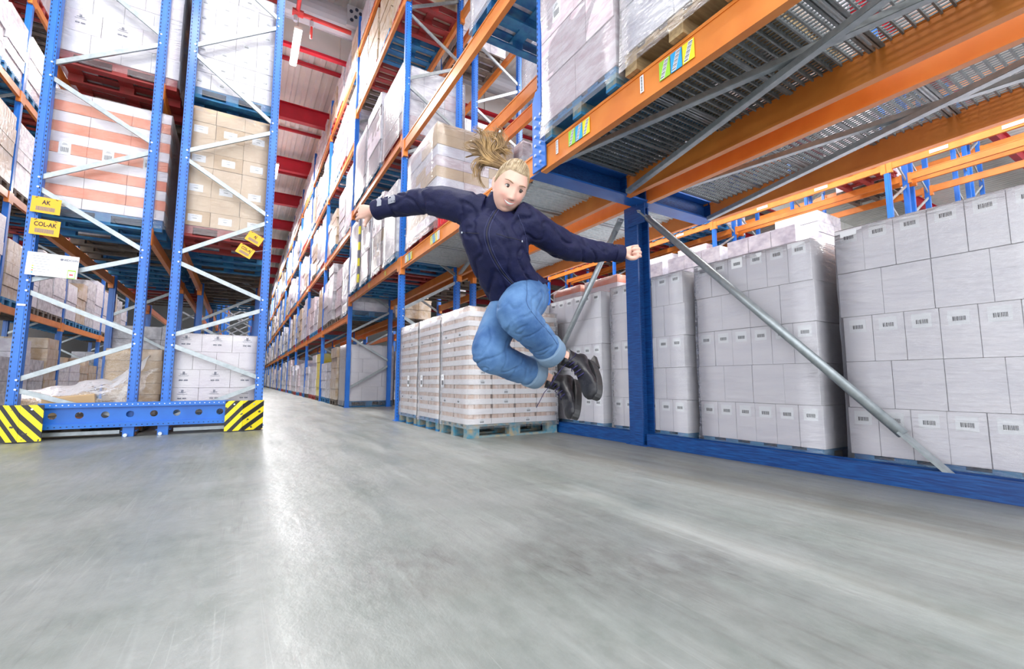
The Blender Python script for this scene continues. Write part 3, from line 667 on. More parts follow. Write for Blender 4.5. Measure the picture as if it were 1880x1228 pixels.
_fv = {}
def far_load(kind, pal, H, x, y, z, W=1.12, D=.86, label='', group='', variant=0):
    """small in the picture: pallet and cartons each joined into one mesh that alike loads share"""
    key = (kind, pal, round(H,2), W, D, variant)
    if key not in _fv:
        r = random.Random(variant*17+int(H*100)+len(kind)); b = MB(); nl = max(3, int(H/.26)); lh = (H-.144)/nl; zz = .146
        for l in range(nl):
            nx, ny = (3, 2) if (l+variant) % 2 else (3, 3); ox, oy = r.uniform(-.015,.015), r.uniform(-.018,.018)
            for i in range(nx):
                for j in range(ny):
                    if l == nl-1 and r.random() < .12: continue
                    cx, cy = W/nx, D/ny; xx, yy = -W/2+i*cx+ox, -D/2+j*cy+oy
                    b.box(xx+.003, yy+.004, zz, xx+cx-.003, yy+cy-.004, zz+lh-.006)
            zz += lh
        _fv[key] = b.mesh('cartons', M[kind])
    t = thing('wrapped_load', label, 'pallet load', (x, y, z), group, rz=random.uniform(-.012, .012))
    pallet_joined(t, W, D, pal); tag(link('carton', _fv[key], t), kind='stuff'); return t

# ---- white stacks standing behind the floor beam
wl = [dict(n=(3,6), m='white_box', st=st_big), dict(n=(3,4), m='white_box'), dict(n=(3,6), m='white_box', st=st_big), dict(n=(3,4), m='white_box'), dict(n=(3,6), m='white_box', st=st_big, sz=.82)]
sy = [(-1.91,-.94), (-.80,.18), (.34,1.31+.15), (1.62,2.60), (2.74,3.70), (3.86,4.86), (4.99,5.97), (6.04,6.93)]
names = ['fourth nearest, mostly outside the picture', 'third nearest, outside the picture edge', 'behind the foot of the thick grey brace', 'behind the middle of the grey brace',
         'just beside the steel column', 'behind the boots of the woman', 'half hidden behind the brown tray stacks', 'hidden past the tray stacks']
for k, (a, c) in enumerate(sy):
    if k == 0: continue
    if k == 2: a = .47
    load(3.51, 4.66, a, c, 0.0, 1.655, wl, f'tall white carton stack wrapped in film, {names[k]}', 'white stacks behind the floor beam', seed=k+1, jit=.008)
for k, a in enumerate((.2, 1.35, 2.5, 3.65, 4.8, 5.95)):
    far_load('white_far', 'pal_blue', 1.66, 5.30, a+.5, 0, W=1.15, D=.98, label=f'white wrapped stack in the second floor row of the tunnel, {ORD[k]} from the picture edge', group='second row of white stacks')
# ---- brown tray stacks in front of the floor beam
def tray_mesh(cx, cy, h):
    b = MB(); x, y = cx/2-.002, cy/2-.002; b.box(-x, -y, 0, x, y, h*.56, 0)
    x -= .010; y -= .010
    for i in range(4):
        for j in range(4):
            b.box(-x+i*x/2+.002, -y+j*y/2+.002, h*.56, -x+(i+1)*x/2-.002, -y+(j+1)*y/2-.002, h-.002, 1)
    return b.mesh('filled_tray', [M['tray'], M['tray_food']])
tm = tray_mesh(1.2/4, .8/2, 1.30/12)
def tray_load(y0, lab, seed):
    r = random.Random(seed)
    t = thing('tray_stack', lab, 'pallet load', (2.12+.6, y0+.4, 0), 'brown tray stacks'); pallet_full(t, 1.2, .79, 'pal_old' if seed == 1 else 'pal_blue', 'pal_old')
    for l in range(12):
        ox, oy = r.uniform(-.006,.006), r.uniform(-.006,.006)
        for i in range(4):
            for j in range(2):
                if l < 11 and i > 0 and j > 0: continue
                if l == 11 and seed != 1 and i > 2: continue
                o = link('filled_tray', tm, t, (-.45+i*.3+ox, -.2+j*.4+oy, .147+l*1.30/12))
                if j == 0 and seed == 1 and (l*3+i) % 5 in (0, 2): link('label', st_small, o, (.03, -.2, .030), (0,0,PI/2))
                if i == 0 and l in (2, 9): link('label', st_small, o, (-.1505, .05, .03))
    link('label', st_tall, t, (-.612, .22 if seed == 2 else -.05 if seed == 3 else .30, .62), (0.06*(seed-2), 0, 0)).scale = (1, .8, 1)
    film_shell(t, 1.2, .8, .10, 1.452, 'film', seed=seed+40, wob=.010, flare=.003); return t
tray_load(4.47, 'near stack of brown filled white trays on a worn turquoise pallet', 1)
tray_load(5.305, 'middle stack of brown filled white trays between its two neighbours', 2)
tray_load(6.14, 'far stack of brown filled white trays beside the blue post', 3)

# ---- loads on the first deck above and behind the woman
pk = lambda nx, ny, **k: dict(n=(nx, ny), m='pink_far', **k)
load(2.06, 3.22, 2.07, 2.93, 2.605, 1.95, [pk(3,2), pk(3,3), pk(3,2,st=st_tall,sz=.45), pk(3,2), pk(3,3)], 'pinkish white wrapped cartons on a blue pallet beside the hanging post', 'loads on the first deck', pal='pal_blue', palb='pal_old', seed=11, jit=.012)
load(2.05, 3.22, 1.17, 2.00, 2.605, 2.1, [dict(n=(3,2), m='white_far')]*3+[dict(n=(3,3), m='white_far')]*3, 'white wrapped cartons on a natural wood pallet at the deck edge', 'loads on the first deck', pal='wood', seed=12, jit=.006)
kb = dict(n=(3,3), m='kraft_pale'); kb2 = dict(n=(3,2), m=['lilac_far','kraft_pale','pink_far'])
# big wrapped stack over the red crates
t = load(2.10, 3.30, 5.47, 6.72, 2.605, 1.52, [dict(n=(3,3), m=['lilac_far','white_far','pink_far']), dict(n=(3,2), m=['kraft_pale','kraft_pale','lilac_far']), dict(n=(3,3), m=['pink_far','kraft_pale'])]*3, 'large beige and lilac wrapped stack on red pallets behind the outstretched arm', 'loads on the first deck', pal='pal_red', seed=13, jit=.010)
t = thing('red_crate', 'red plastic crate tray edged with folded film on the orange deck beam', 'crate', (2.30, 5.15, 2.605), 'red crates')
b = MB(); b.box(-.20,-.26,0,.20,.26,.02); b.box(-.20,-.26,.02,-.185,.26,.16); b.box(.185,-.26,.02,.20,.26,.16); b.box(-.185,-.26,.02,.185,-.245,.16); b.box(-.185,.245,.02,.185,.26,.16); b.box(-.215,-.275,.15,-.185,.275,.175); b.box(-.215,-.275,.15,.215,-.245,.175)
b.build('tub', M['crate_red'], t)
for k in range(6): MB().box(-.212, -.23+k*.085, .02, -.20, -.215+k*.085, .15).build('rib', M['crate_red'], t)
0 and load(2.12, 3.28, 3.12, 4.00, 2.605, 1.45, [dict(n=(3,3), m='white_far'), dict(n=(3,2), m='white_far')]*2, 'white wrapped cartons on the deck beyond the hanging post', 'loads on the first deck', seed=14, jit=.008)
load(3.42, 4.56, 5.4, 6.6, 2.605, 1.6, [dict(n=(3,3), m='white_far'), dict(n=(3,2), m='pink_far')]*3, 'white and pink wrapped stack in the rear row behind the beige stack', 'loads on the first deck', seed=15, jit=.01)
# upper level of the same bay
load(2.08, 3.22, 3.55, 4.40, 4.605, 1.6, [dict(n=(3,2), m='white_far')]*4, 'white wrapped load with a blue pallet on the upper beam above the ponytail', 'loads on the upper beams', seed=16)
load(3.42, 4.56, 3.3, 4.3, 7.355, 1.5, [dict(n=(3,2), m='lilac_far')]*3, 'lilac wrapped load on a blue pallet high in the rear row', 'loads on the upper beams', seed=17)
load(3.42, 4.56, 4.4, 5.4, 4.605, 1.7, [dict(n=(3,2), m='white_far')]*4, 'white wrapped load on the rear upper beams over the beige stack', 'loads on the upper beams', seed=18, fine=False)
load(2.08, 3.22, 2.1, 2.95, 4.605, 1.6, [dict(n=(3,2), m='lilac_far')]*4, 'lilac load on a dark blue pallet above the hanging post bay', 'loads on the upper beams', seed=19)
load(3.42, 4.56, 1.9, 2.9, 4.605, 1.6, [dict(n=(3,2), m='white_far')]*4, 'white load high above the rear arm of the cross beam', 'loads on the upper beams', seed=20)
load(3.42, 4.56, 0.3, 1.3, 4.605, 1.6, [dict(n=(3,2), m='white_far')]*4, 'white load seen through the gratings near the picture edge', 'loads on the upper beams', seed=21, fine=False)
load(2.08, 3.22, 4.6, 5.5, 7.355, 1.5, [dict(n=(3,2), m='kraft_far')]*4, 'kraft load on the third beams over the beige stack', 'loads on the upper beams', seed=22, pal='pal_red', fine=False)
load(2.08, 3.22, 5.7, 6.7, 7.355, 1.5, [dict(n=(3,2), m='kraft_far')]*4, 'kraft load on a worn pallet, third beams beside the post', 'loads on the upper beams', seed=23, pal='pal_dark', fine=False)
# bay just past the tray stacks: deck loads with single cartons
load(2.08, 3.24, 7.16, 7.98, 2.60, 1.38, [dict(n=(3,2), m='white_far')]*4, 'white wrapped cartons on a blue pallet just past the blue post', 'deck loads past the tray stacks', seed=31, jit=.004)
load(2.09, 3.24, 8.08, 8.90, 2.60, 1.52, [dict(n=(3,2), m=['kraft_pale','pink_far']), dict(n=(3,3), m=['kraft','pink_far'], st=st_tall)]*3, 'brown kraft cartons wrapped on a red pallet, second past the blue post', 'deck loads past the tray stacks', seed=32, jit=.010, pal='pal_red')
load(2.08, 3.24, 9.02, 9.84, 2.60, 1.60, [dict(n=(3,2), m='lilac_far'), dict(n=(3,3), m='lilac_far')]*4, 'lilac wrapped load of thin cartons, third past the blue post', 'deck loads past the tray stacks', seed=33, jit=.010)
t = load(2.07, 3.24, 9.98, 10.86, 2.60, 1.66, [dict(n=(3,2), m='grey_far')]*5, 'grey wrapped load with a yellow and black corner band, fourth past the blue post', 'deck loads past the tray stacks', seed=34, jit=.012)
for k in range(8): MB().box(-.602, -.452, .16+k*.18, -.57, -.36, .34+k*.18).build('corner_band', M['st_yellow'] if k % 2 == 0 else M['ink_soft'], t)
load(2.10, 3.26, 7.14, 8.34, 4.725, 1.34, [dict(n=(3,3), m=['white_far','pink_far']), dict(n=(3,3), m='white_far')]*2, 'white printed cartons wrapped on a red pallet, upper beam past the blue post', 'upper loads past the tray stacks', seed=35, jit=.006, pal='pal_red')
load(2.10, 3.26, 8.5, 9.6, 4.725, 1.6, [dict(n=(3,3), m='lilac_far')]*6, 'lilac load leaning in its film, upper beam, second past the blue post', 'upper loads past the tray stacks', seed=36, jit=.02)
load(2.10, 3.26, 9.75, 10.85, 4.725, 1.55, [dict(n=(3,2), m='white_far')]*5, 'plain white load, upper beam, third past the blue post', 'upper loads past the tray stacks', seed=37, jit=.012)
for k, (a, kd, pl) in enumerate(((7.6,'kraft_far','pal_red'),(8.6,'kraft_far','pal_blue'),(9.6,'kraft_far','pal_red'),(10.52,'white_far','pal_dark'))):
    far_load(kd, pl, 1.35, 2.68, a, 7.33, label=f'wrapped load on the third beams past the tray stacks, {ORD[k]} from the blue post', group='third level loads past the tray stacks')
    far_load('lilac_far', pl, .9, 2.68, a, 8.98, label=f'wrapped load on the top beams past the tray stacks, {ORD[k]} from the blue post', group='top level loads past the tray stacks')
for k, (a, z, kd) in enumerate(((7.7,2.6,'grey_far'),(8.8,2.6,'lilac_far'),(10.1,2.6,'grey_far'),(8.6,4.72,'white_far'),(9.8,4.72,'lilac_far'),(8.2,7.33,'white_far'),(12.0,0,'white_far'),(13.2,0,'grey_far'),(12.4,2.19,'kraft_far'),(13.6,2.19,'grey_far'))):
    far_load(kd, 'pal_dark', 1.4, 3.95, a, z, label=f'wrapped load in the dim rear row past the tray stacks, {ORD[k]} of them', group='rear row loads')
# front floor load of the receding aisle with its end face towards the woman
load(2.13, 3.25, 11.22, 12.12, 0.0, 1.50, [dict(n=(3,2), m='white_box'), dict(n=(4,2), m='white_box'), dict(n=(3,2), m='white_box'), dict(n=(4,2), m='white_box')], 'white carton load on the floor behind the far blue post', 'floor loads of the receding aisle', seed=41, fine=False)
load(2.12, 3.25, 11.22, 12.1, 2.19, 1.45, [dict(n=(3,2), m='lilac_far'), dict(n=(3,3), m='white_far')]*3, 'lilac and white load on the first beam behind the far blue post', 'first level loads of the receding aisle', seed=42, fine=False, jit=.012)
load(2.12, 3.25, 11.22, 12.1, 4.35, 1.7, [dict(n=(3,2), m='lilac_far')]*6, 'tall lilac load on the second beam behind the far blue post', 'second level loads of the receding aisle', seed=43, fine=False, jit=.015)
load(2.12, 3.25, 11.22, 12.1, 6.52, 1.6, [dict(n=(3,2), m='white_far'), dict(n=(3,3), m='pink_far')]*3, 'white and pink load on the third beam behind the far blue post', 'third level loads of the receding aisle', seed=44, fine=False, jit=.012)
FJ = MB(); FJM = []
def far_join(kind, H, x, y, z):
    for m in (kind, 'pal_dark'):
        if m not in FJM: FJM.append(m)
    FJ.box(x-.56, y-.43, z, x+.56, y+.43, z+.12, FJM.index('pal_dark'))
    n = max(3, int(H/.3)); lh = (H-.13)/n
    for l in range(n):
        d = rng.uniform(-.02, .02); FJ.box(x-.56+d, y-.43, z+.13+l*lh, x+.56+d, y+.43, z+.13+(l+1)*lh-.008, FJM.index(kind))
rng = random.Random(5); kinds = ['white_far','lilac_far','grey_far','white_far','lilac_far','kraft_far','pink_far','white_far']; pals = ['pal_blue','pal_dark','pal_red','pal_blue','pal_dark']
lvw = ['floor', 'first beam', 'second beam', 'third beam', 'top beam']
for i in range(3, 14):
    for l in range(5):
        z = 0 if l == 0 else LVF[l-1][0]
        for k in range(4):
            if i == 3 and k == 0 and l < 4: continue
            if i > 10 and l in (2, 3) and k % 2: continue
            y = TY[i] + .58 + k*.97; H = rng.choice([1.2,1.45,1.6,1.75] if l else [1.15,1.35,1.5,1.7])
            if l == 4: H = min(H, 1.2)
            kd = rng.choice(kinds) if not (l == 0 and i == 4 and k == 0) else 'yellow_far'
            if i > 8:
                far_join(kd, H, 2.67+rng.uniform(-.03,.03), y, z); continue
            far_load(kd, rng.choice(pals), H, 2.67+rng.uniform(-.03,.03), y, z, D=rng.choice([.8,.9]), variant=rng.randint(0,2),
                     label=f'wrapped load, {lvw[l]}, {ORD[i-3]} bay of the receding aisle, {ORD[k]} within the bay', group=f'{lvw[l]} loads of the receding aisle')

o = FJ.build('distant_load', [M[m] for m in FJM]); tag(o, 'tiny wrapped loads filling the farthest bays of the receding aisle', 'pallet load', None, 'stuff')
# ---- loads of the AK and AJ racks
pr = lambda **k: dict(n=(3,3), m=['orange_print','orange_print','white_print'], **k)
pw = lambda **k: dict(n=(3,3), m=['white_print','orange_print','white_print'], **k)
ob = dict(n=(3,3), m='orange_print'); wb = dict(n=(3,3), m='white_print'); obl = dict(ob, sty=st_tall)
load(-2.07, -.93, 6.855, 7.75, 2.45, 1.52, [wb, ob, wb, ob, wb, obl, wb, ob, wb, ob, wb], 'orange and white printed cartons wrapped behind the AK frame', 'loads behind the end frames', pal='pal_blue', seed=51, jit=.003)
orn = MB(); orn.box(-.0012,-.05,.03,0,.05,.036); orn.box(-.0012,-.035,.05,0,-.012,.058); orn.box(-.0012,.012,.05,0,.035,.058); orn.box(-.0012,-.012,.045,0,.012,.085); orn.box(-.0012,-.045,-.03,0,-.005,-.012); orn.box(-.0012,.005,-.03,0,.045,-.012); orn = orn.mesh('printed_ornament', M['ink_soft'])
wo = dict(n=(3,3), m='white_print', sty=orn, sz=.5); wn = dict(n=(4,3), m='white_box')
load(-2.05, -.90, 6.855, 7.80, 4.32, 1.75, [wn, wo, wn, wo, wn, wo], 'white cartons with small black ornaments on a red pallet in the AK rack', 'loads behind the end frames', pal='pal_red', palb='pal_red', seed=52, jit=.005)
load(-.78, .20, 6.855, 7.60, 0.17, 1.04, [dict(n=(3,2), m='white_print', sty=orn), dict(n=(3,2), m='white_print', sty=orn), dict(n=(4,2), m='white_print'), dict(n=(3,2), m='white_print', sty=orn)], 'white cartons with small ornaments low behind the AJ frame', 'loads behind the end frames', seed=53, jit=.004, fine=False)
kl = dict(n=(3,3), m=['kraft_pale','kraft_pale','kraft'], sty=sticker_mesh(.15, .095, M['paper'], (.3,.12), -.05, 4), sz=.5)
load(-.79, .19, 6.855, 7.70, 2.45, 1.74, [kl, dict(n=(3,3), m='kraft_pale')]*4, 'pale kraft cartons with white labels behind the AJ signs', 'loads behind the end frames', pal='pal_red', seed=54, jit=.007)
load(-.80, .19, 6.855, 7.70, 4.32, 1.7, [dict(n=(4,3), m='white_box', sty=st_small, sz=.4)]*7, 'small white cartons on a blue pallet high in the AJ rack', 'loads behind the end frames', seed=55, jit=.005)
# second and third loads of the first bay, and the dim ones behind
kinds2 = ['grey_far','white_far','kraft_far','lilac_far']
for r, nm in enumerate(('AK','AJ')):
    xc = -1.50 if r == 0 else -.28
    for i in range(2):
        for l, z in enumerate((0.02, 2.45, 4.32, 6.40, 8.52)):
            for k in range(3):
                if i == 0 and k == 0 and l < 3: continue
                if l == 0 and i == 0 and (r == 1 or k == 1): continue
                if l == 0 and rng.random() < .45: continue
                y = LY[i] + .62 + k*1.15; H = rng.choice([1.2,1.4,1.6]) if l not in (1, 4) else rng.choice([1.2,1.35])
                far_load(rng.choice(kinds2), rng.choice(pals), H, xc, y, z, W=1.12 if r == 0 else 1.06, D=.98, variant=rng.randint(0,2),
                         label=f'wrapped load inside the {nm} rack, {lvw[l]}, {ORD[i]} bay, {ORD[k]} within it', group=f'loads inside the {nm} rack')
for i in range(5):
    for l, z in enumerate((0,)+FL):
        for k in range(4):
            if i == 0 and k < 2: continue
            y = FY[i] + .50 + k*.87; H = rng.choice([1.1,1.3,1.5,1.65]); kd = rng.choice(['white_far','white_far','lilac_far'] if l in (2,3,4) else ['grey_far','lilac_far','kraft_far','white_far'])
            if l == 2 and i in (1,2): kd = 'kraft_far' if k != 0 else 'white_far'
            far_load(kd, rng.choice(pals), H, -4.57, y, z, W=1.1, D=.8, variant=rng.randint(0,2), label=f'wrapped load beyond the AK rack, {lvw[l]}, {ORD[i]} bay, {ORD[k]} within it', group='loads beyond the AK rack')
# collapsed kraft load under loose film, low in the AK rack
t = thing('collapsed_load', 'collapsed kraft cartons under crumpled clear film, low behind the AK frame', 'pallet load', (-1.72, 7.0, .17)); pallet_joined(t, 1.12, .9, 'pal_dark').location = (.15, .2, -.16)
cm = box_mesh(M['kraft'], .42, .30, .20); cm2 = box_mesh(M['kraft'], .36, .30, .16)
for (x, y, z, rx, ry, rz, mm) in ((.10,-.08,.10,.10,-.10,.15,cm),(-.22,.12,.06,.05,.2,.3,cm2),(.05,.30,.04,0,.05,-.1,cm),(-.15,.40,.05,.1,.0,.2,cm)):
    link('carton', mm, t, (x, y, z), (rx, ry, rz))
def sheet(pts_rows, name, m, parent, amp=.02, sub=3):
    """crumpled film draped over a grid of control points"""
    bm = bmesh.new(); R, Cn = len(pts_rows), len(pts_rows[0]); vs = [[bm.verts.new(p) for p in row] for row in pts_rows]
    for i in range(R-1):
        for j in range(Cn-1): bm.faces.new((vs[i][j], vs[i+1][j], vs[i+1][j+1], vs[i][j+1]))
    bmesh.ops.subdivide_edges(bm, edges=list(bm.edges), cuts=sub, use_grid_fill=True, smooth=0.6)
    for v in bm.verts:
        q = v.co*7; v.co += Vector((noise.noise(q), noise.noise(q+Vector((9,0,0))), noise.noise(q+Vector((0,9,0)))))*amp
    me = bpy.data.meshes.new(name); bm.to_mesh(me); bm.free(); me.materials.append(m); me.polygons.foreach_set('use_smooth', [True]*len(me.polygons)); return link(name, me, parent)
sheet([[(-.36,-.20,-.02),(-.15,-.27,-.02),(.12,-.26,.0),(.38,-.24,.0),(.50,-.22,.05)],
       [(-.36,-.16,.22),(-.15,-.16,.24),(.10,-.18,.30),(.36,-.18,.30),(.60,-.16,.42)],
       [(-.34,.05,.36),(-.12,.05,.40),(.12,.05,.44),(.42,.05,.48),(.74,.05,.78)],
       [(-.34,.45,.20),(-.10,.45,.24),(.15,.45,.28),(.42,.45,.34),(.76,.40,.60)]], 'film', M['film_thick'], t, .055, 4)
sheet([[(.28,-.24,-.04),(.36,-.26,.06),(.45,-.25,.18),(.60,-.22,.40),(.78,-.16,.64)],[(.40,-.22,-.04),(.50,-.24,.05),(.60,-.24,.16),(.74,-.20,.38),(.86,-.14,.62)]], 'film', M['film_thick'], t, .05, 5)
t = load(-1.40, -.86, 7.10, 7.75, .17, .84, [dict(n=(2,2), m='kraft')]*4+[dict(n=(2,2), m=['kraft','kraft_pale'])], 'kraft carton stack in brownish film beside the collapsed load', 'loads behind the end frames', seed=57, jit=.01, fine=False, filmmat='film_thick', pal='pal_dark')

# ---- rack rows far beyond the tunnel
CX4 = (11.5, 12.56, 12.78, 13.84)
FAR = ((15.9, 16.96), (17.18, 18.24)); CY = [-4.45, -.35, 3.75, 7.85, 11.95, 16.05]
RW = ('first', 'second', 'third', 'fourth')
for r, (xa, xb) in enumerate(((CX4[0], CX4[1]), (CX4[2], CX4[3])) + FAR):
    for j, y in enumerate(CY):
        frame(xa, xb, y, 0, 8.6, f'distant blue frame beyond the tunnel, {RW[r]} row, {ORD[j]} from the picture edge', 'distant blue frames', foot=False)
        if j < 5:
            for l, zt in enumerate((2.95, 5.22, 7.45)):
                for xx, e in ((xa+.03, 'front'), (xb-.03, 'back')):
                    rack_beam(xx, y+.046, CY[j+1]-.046, zt, .15, f'distant orange {e} beam, {RW[r]} row, {ORD[l]} level, {ORD[j]} bay beyond the tunnel', 'distant orange beams')
def tagstrip(x, y, z, lab):
    t = thing('paper_label', lab, 'label', (x, y, z), 'white labels on the distant beams'); MB().box(-.004, -.14, -.035, 0, .14, .035).build('card', M['paper'], t)
for k, y in enumerate((1.9, 2.9, 5.0, 6.4, 9.0)): tagstrip(11.498, y, 5.15, f'white paper label on the distant front beam, {ORD[k]} from the picture edge')
for i, (y, z, kd) in enumerate(((4.4,5.22,'pink_far'),(5.6,2.95,'white_far'),(8.5,5.22,'white_far'),(9.6,5.22,'white_far'),(10.8,5.22,'kraft_far'),(8.6,2.95,'pink_far'),(9.8,2.95,'white_far'),(8.8,7.45,'white_far'),(10.0,7.45,'white_far'),(12.6,5.22,'white_far'),(13.8,5.22,'lilac_far'),(12.8,7.45,'white_far'),(5.0,0,'white_far'),(6.4,0,'white_far'))):
    far_load(kd, rng.choice(pals), 1.7, 12.03, y, z, label=f'wrapped load on the distant near row beyond the tunnel, {ORD[i]} of them', group='distant rack loads', D=1.0)
    if z: far_load('white_far', rng.choice(pals), 1.6, 13.3, y+.3, z, label=f'wrapped load on the distant far row beyond the tunnel, {ORD[i]} of them', group='distant rack loads behind', D=1.0)
# bulk white stacks standing two high between the tunnel and the distant racks
n = 0
for xi, x in enumerate((7.2, 8.5)):
    for k, y in enumerate((1.2, 2.4, 3.75, 4.95, 6.1, 7.3, 8.5)):
        for q in range(2):
            if q == 1 and (k < 2 or xi == 1): continue
            if q and k > 4:
                load(x-.57, x+.57, y-.52, y+.52, 1.425, 1.42, [dict(n=(3,3), m='white_print'), dict(n=(3,3), m='orange_print')]*4, f'orange and white printed load standing high beyond the tunnel, {ORD[k-5]} one behind the grey brace', 'bulk stacks beyond the tunnel', seed=60+k, fine=False); continue
            far_load('white_far', 'pal_blue', 1.42, x, y, q*1.425, W=1.15, D=1.05, variant=k % 3, label=f'bulk white stack beyond the tunnel, {"upper" if q else "lower"} one, {ORD[xi]} line, {ORD[k]} from the picture edge', group='bulk stacks beyond the tunnel'); n += 1

# ================================================================ the jumping woman
P = {'rt': (0.8578, -0.514, 0.0), 'up': (-0.0529, -0.0883, 0.9947), 'fw': (0.5113, 0.8532, 0.103), 'head': (0.947, 1.595, 1.445), 'neck0': (0.936, 1.68, 1.377), 'neck1': (0.95, 1.632, 1.417), 'torso': [(0.939, 1.69, 1.381), (0.934, 1.685, 1.346), (0.923, 1.685, 1.299), (0.924, 1.692, 1.239), (0.95, 1.708, 1.173), (1.001, 1.732, 1.11), (1.068, 1.757, 1.057), (1.1, 1.752, 1.034)], 'rarm': [(0.873, 1.72, 1.355), (0.818, 1.751, 1.377), (0.753, 1.832, 1.416), (0.694, 1.967, 1.462), (0.614, 2.073, 1.466), (0.543, 2.152, 1.457), (0.521, 2.178, 1.452)], 'rhand': (0.508, 2.191, 1.454), 'larm': [(1.007, 1.643, 1.329), (1.058, 1.616, 1.305), (1.153, 1.621, 1.278), (1.266, 1.627, 1.249), (1.382, 1.617, 1.238), (1.497, 1.594, 1.244), (1.575, 1.571, 1.242)], 'lhand': (1.586, 1.57, 1.249), 'fleg': [(1.148, 1.756, 1.055), (1.103, 1.696, 0.994), (1.026, 1.63, 0.952), (0.96, 1.571, 0.897), (1.015, 1.579, 0.853), (1.095, 1.607, 0.807), (1.179, 1.644, 0.755), (1.194, 1.648, 0.746)], 'fank': [(1.21, 1.645, 0.749), (1.26, 1.646, 0.73), (1.327, 1.643, 0.709)], 'bleg': [(1.097, 1.8, 1.036), (1.032, 1.782, 0.932), (0.956, 1.747, 0.824), (0.918, 1.721, 0.736), (0.987, 1.741, 0.715), (1.089, 1.778, 0.684), (1.189, 1.802, 0.663), (1.211, 1.802, 0.658)], 'bank': [(1.213, 1.8, 0.655), (1.253, 1.785, 0.631), (1.322, 1.765, 0.603)], 'shoe1': [(1.428, 1.654, 0.707), (1.307, 1.531, 0.581), (1.25, 1.617, 0.729)], 'shoe2': [(1.423, 1.773, 0.618), (1.305, 1.685, 0.477), (1.256, 1.744, 0.618)], 'boot1': (1.261, 1.64, 0.728), 'boot2': (1.277, 1.783, 0.626), 'tie': (0.916, 1.669, 1.566), 'hair': [[(0.916, 1.669, 1.566), (0.898, 1.687, 1.602), (0.889, 1.708, 1.666), (0.875, 1.723, 1.715), (0.841, 1.75, 1.75)], [(0.916, 1.669, 1.566), (0.894, 1.689, 1.607), (0.87, 1.719, 1.671), (0.844, 1.743, 1.7), (0.819, 1.77, 1.696)], [(0.916, 1.669, 1.566), (0.908, 1.68, 1.619), (0.928, 1.683, 1.685), (0.937, 1.684, 1.725), (0.909, 1.71, 1.75)], [(0.916, 1.669, 1.566), (0.926, 1.668, 1.619), (0.957, 1.668, 1.666), (0.982, 1.663, 1.683), (1.002, 1.654, 1.656)], [(0.916, 1.669, 1.566), (0.922, 1.672, 1.612), (0.936, 1.656, 1.675), (0.914, 1.676, 1.714), (0.88, 1.707, 1.724)], [(0.916, 1.669, 1.566), (0.889, 1.695, 1.583), (0.868, 1.719, 1.581), (0.864, 1.726, 1.544), (0.87, 1.717, 1.496)], [(0.916, 1.669, 1.566), (0.892, 1.692, 1.593), (0.878, 1.722, 1.612), (0.858, 1.737, 1.583), (0.865, 1.727, 1.535)], [(0.916, 1.669, 1.566), (0.895, 1.688, 1.614), (0.886, 1.708, 1.685), (0.863, 1.728, 1.735), (0.825, 1.762, 1.735)], [(0.916, 1.669, 1.566), (0.889, 1.691, 1.617), (0.863, 1.726, 1.646), (0.837, 1.752, 1.661), (0.813, 1.776, 1.681)], [(0.916, 1.669, 1.566), (0.914, 1.677, 1.607), (0.942, 1.657, 1.641), (0.975, 1.65, 1.624), (0.978, 1.641, 1.593)]]}
RT, UP, FW = Vector(P['rt']), Vector(P['up']), Vector(P['fw'])
M['skin'] = mat('skin', (0.80, 0.50, 0.40), 0.45, scale=14, c2=(0.76, 0.43, 0.34), spec=0.35)
def skin_blush(pts):
    m = M['skin']; t = m.node_tree; b = t.nodes['Principled BSDF']; src = b.inputs['Base Color'].links[0].from_socket; g0 = nd(t, 'ShaderNodeNewGeometry')
    for p_, r_, k_ in pts:
        ds = nd(t, 'ShaderNodeVectorMath', operation='DISTANCE'); ds.inputs[1].default_value = p_; t.links.new(g0.outputs['Position'], ds.inputs[0])
        mr = nd(t, 'ShaderNodeMapRange', interpolation_type='SMOOTHSTEP'); mr.inputs['From Min'].default_value = r_; mr.inputs['From Max'].default_value = 0; mr.inputs['To Max'].default_value = k_; t.links.new(ds.outputs['Value'], mr.inputs['Value'])
        mx = nd(t, 'ShaderNodeMix', data_type='RGBA'); mx.inputs['B'].default_value = (0.80, 0.28, 0.24, 1); t.links.new(mr.outputs[0], mx.inputs['Factor']); t.links.new(src, mx.inputs['A']); src = mx.outputs['Result']
    t.links.new(src, b.inputs['Base Color'])
M['lip'] = mat('lip', (0.62, 0.24, 0.22), 0.4)
M['teeth'] = mat('teeth', (0.85, 0.83, 0.78), 0.25)
M['eye_white'] = mat('eye_white', (0.80, 0.78, 0.76), 0.2)
M['iris'] = mat('iris', (0.06, 0.045, 0.04), 0.15)
M['hair'] = mat('blond_hair', (0.48, 0.30, 0.12), 0.36, scale=22, c2=(0.19, 0.105, 0.04), spec=0.6)
M['hair_cap'] = mat('blond_hair_combed', (0.52, 0.40, 0.25), 0.4, scale=50, c2=(0.33, 0.23, 0.13), bump=0.35, bscale=60, spec=0.6)
M['navy'] = mat('navy_softshell', (0.0045, 0.006, 0.038), 0.66, scale=30, c2=(0.007, 0.009, 0.050), bump=0.12, bscale=120, spec=0.32)
M['brow'] = mat('brown_eyebrow', (0.30, 0.18, 0.10), 0.7)
M['navy_trim'] = mat('navy_piping', (0.035, 0.042, 0.13), 0.5)
M['reflective'] = mat('grey_reflective_band', (0.30, 0.31, 0.36), 0.4)
M['boot'] = mat('black_leather', (0.010, 0.010, 0.014), 0.42, scale=20, c2=(0.018, 0.018, 0.024), bump=0.1, bscale=60)
M['sole'] = mat('black_rubber_sole', (0.025, 0.025, 0.028), 0.5)
M['lace'] = mat('dark_blue_lace', (0.02, 0.015, 0.10), 0.6)
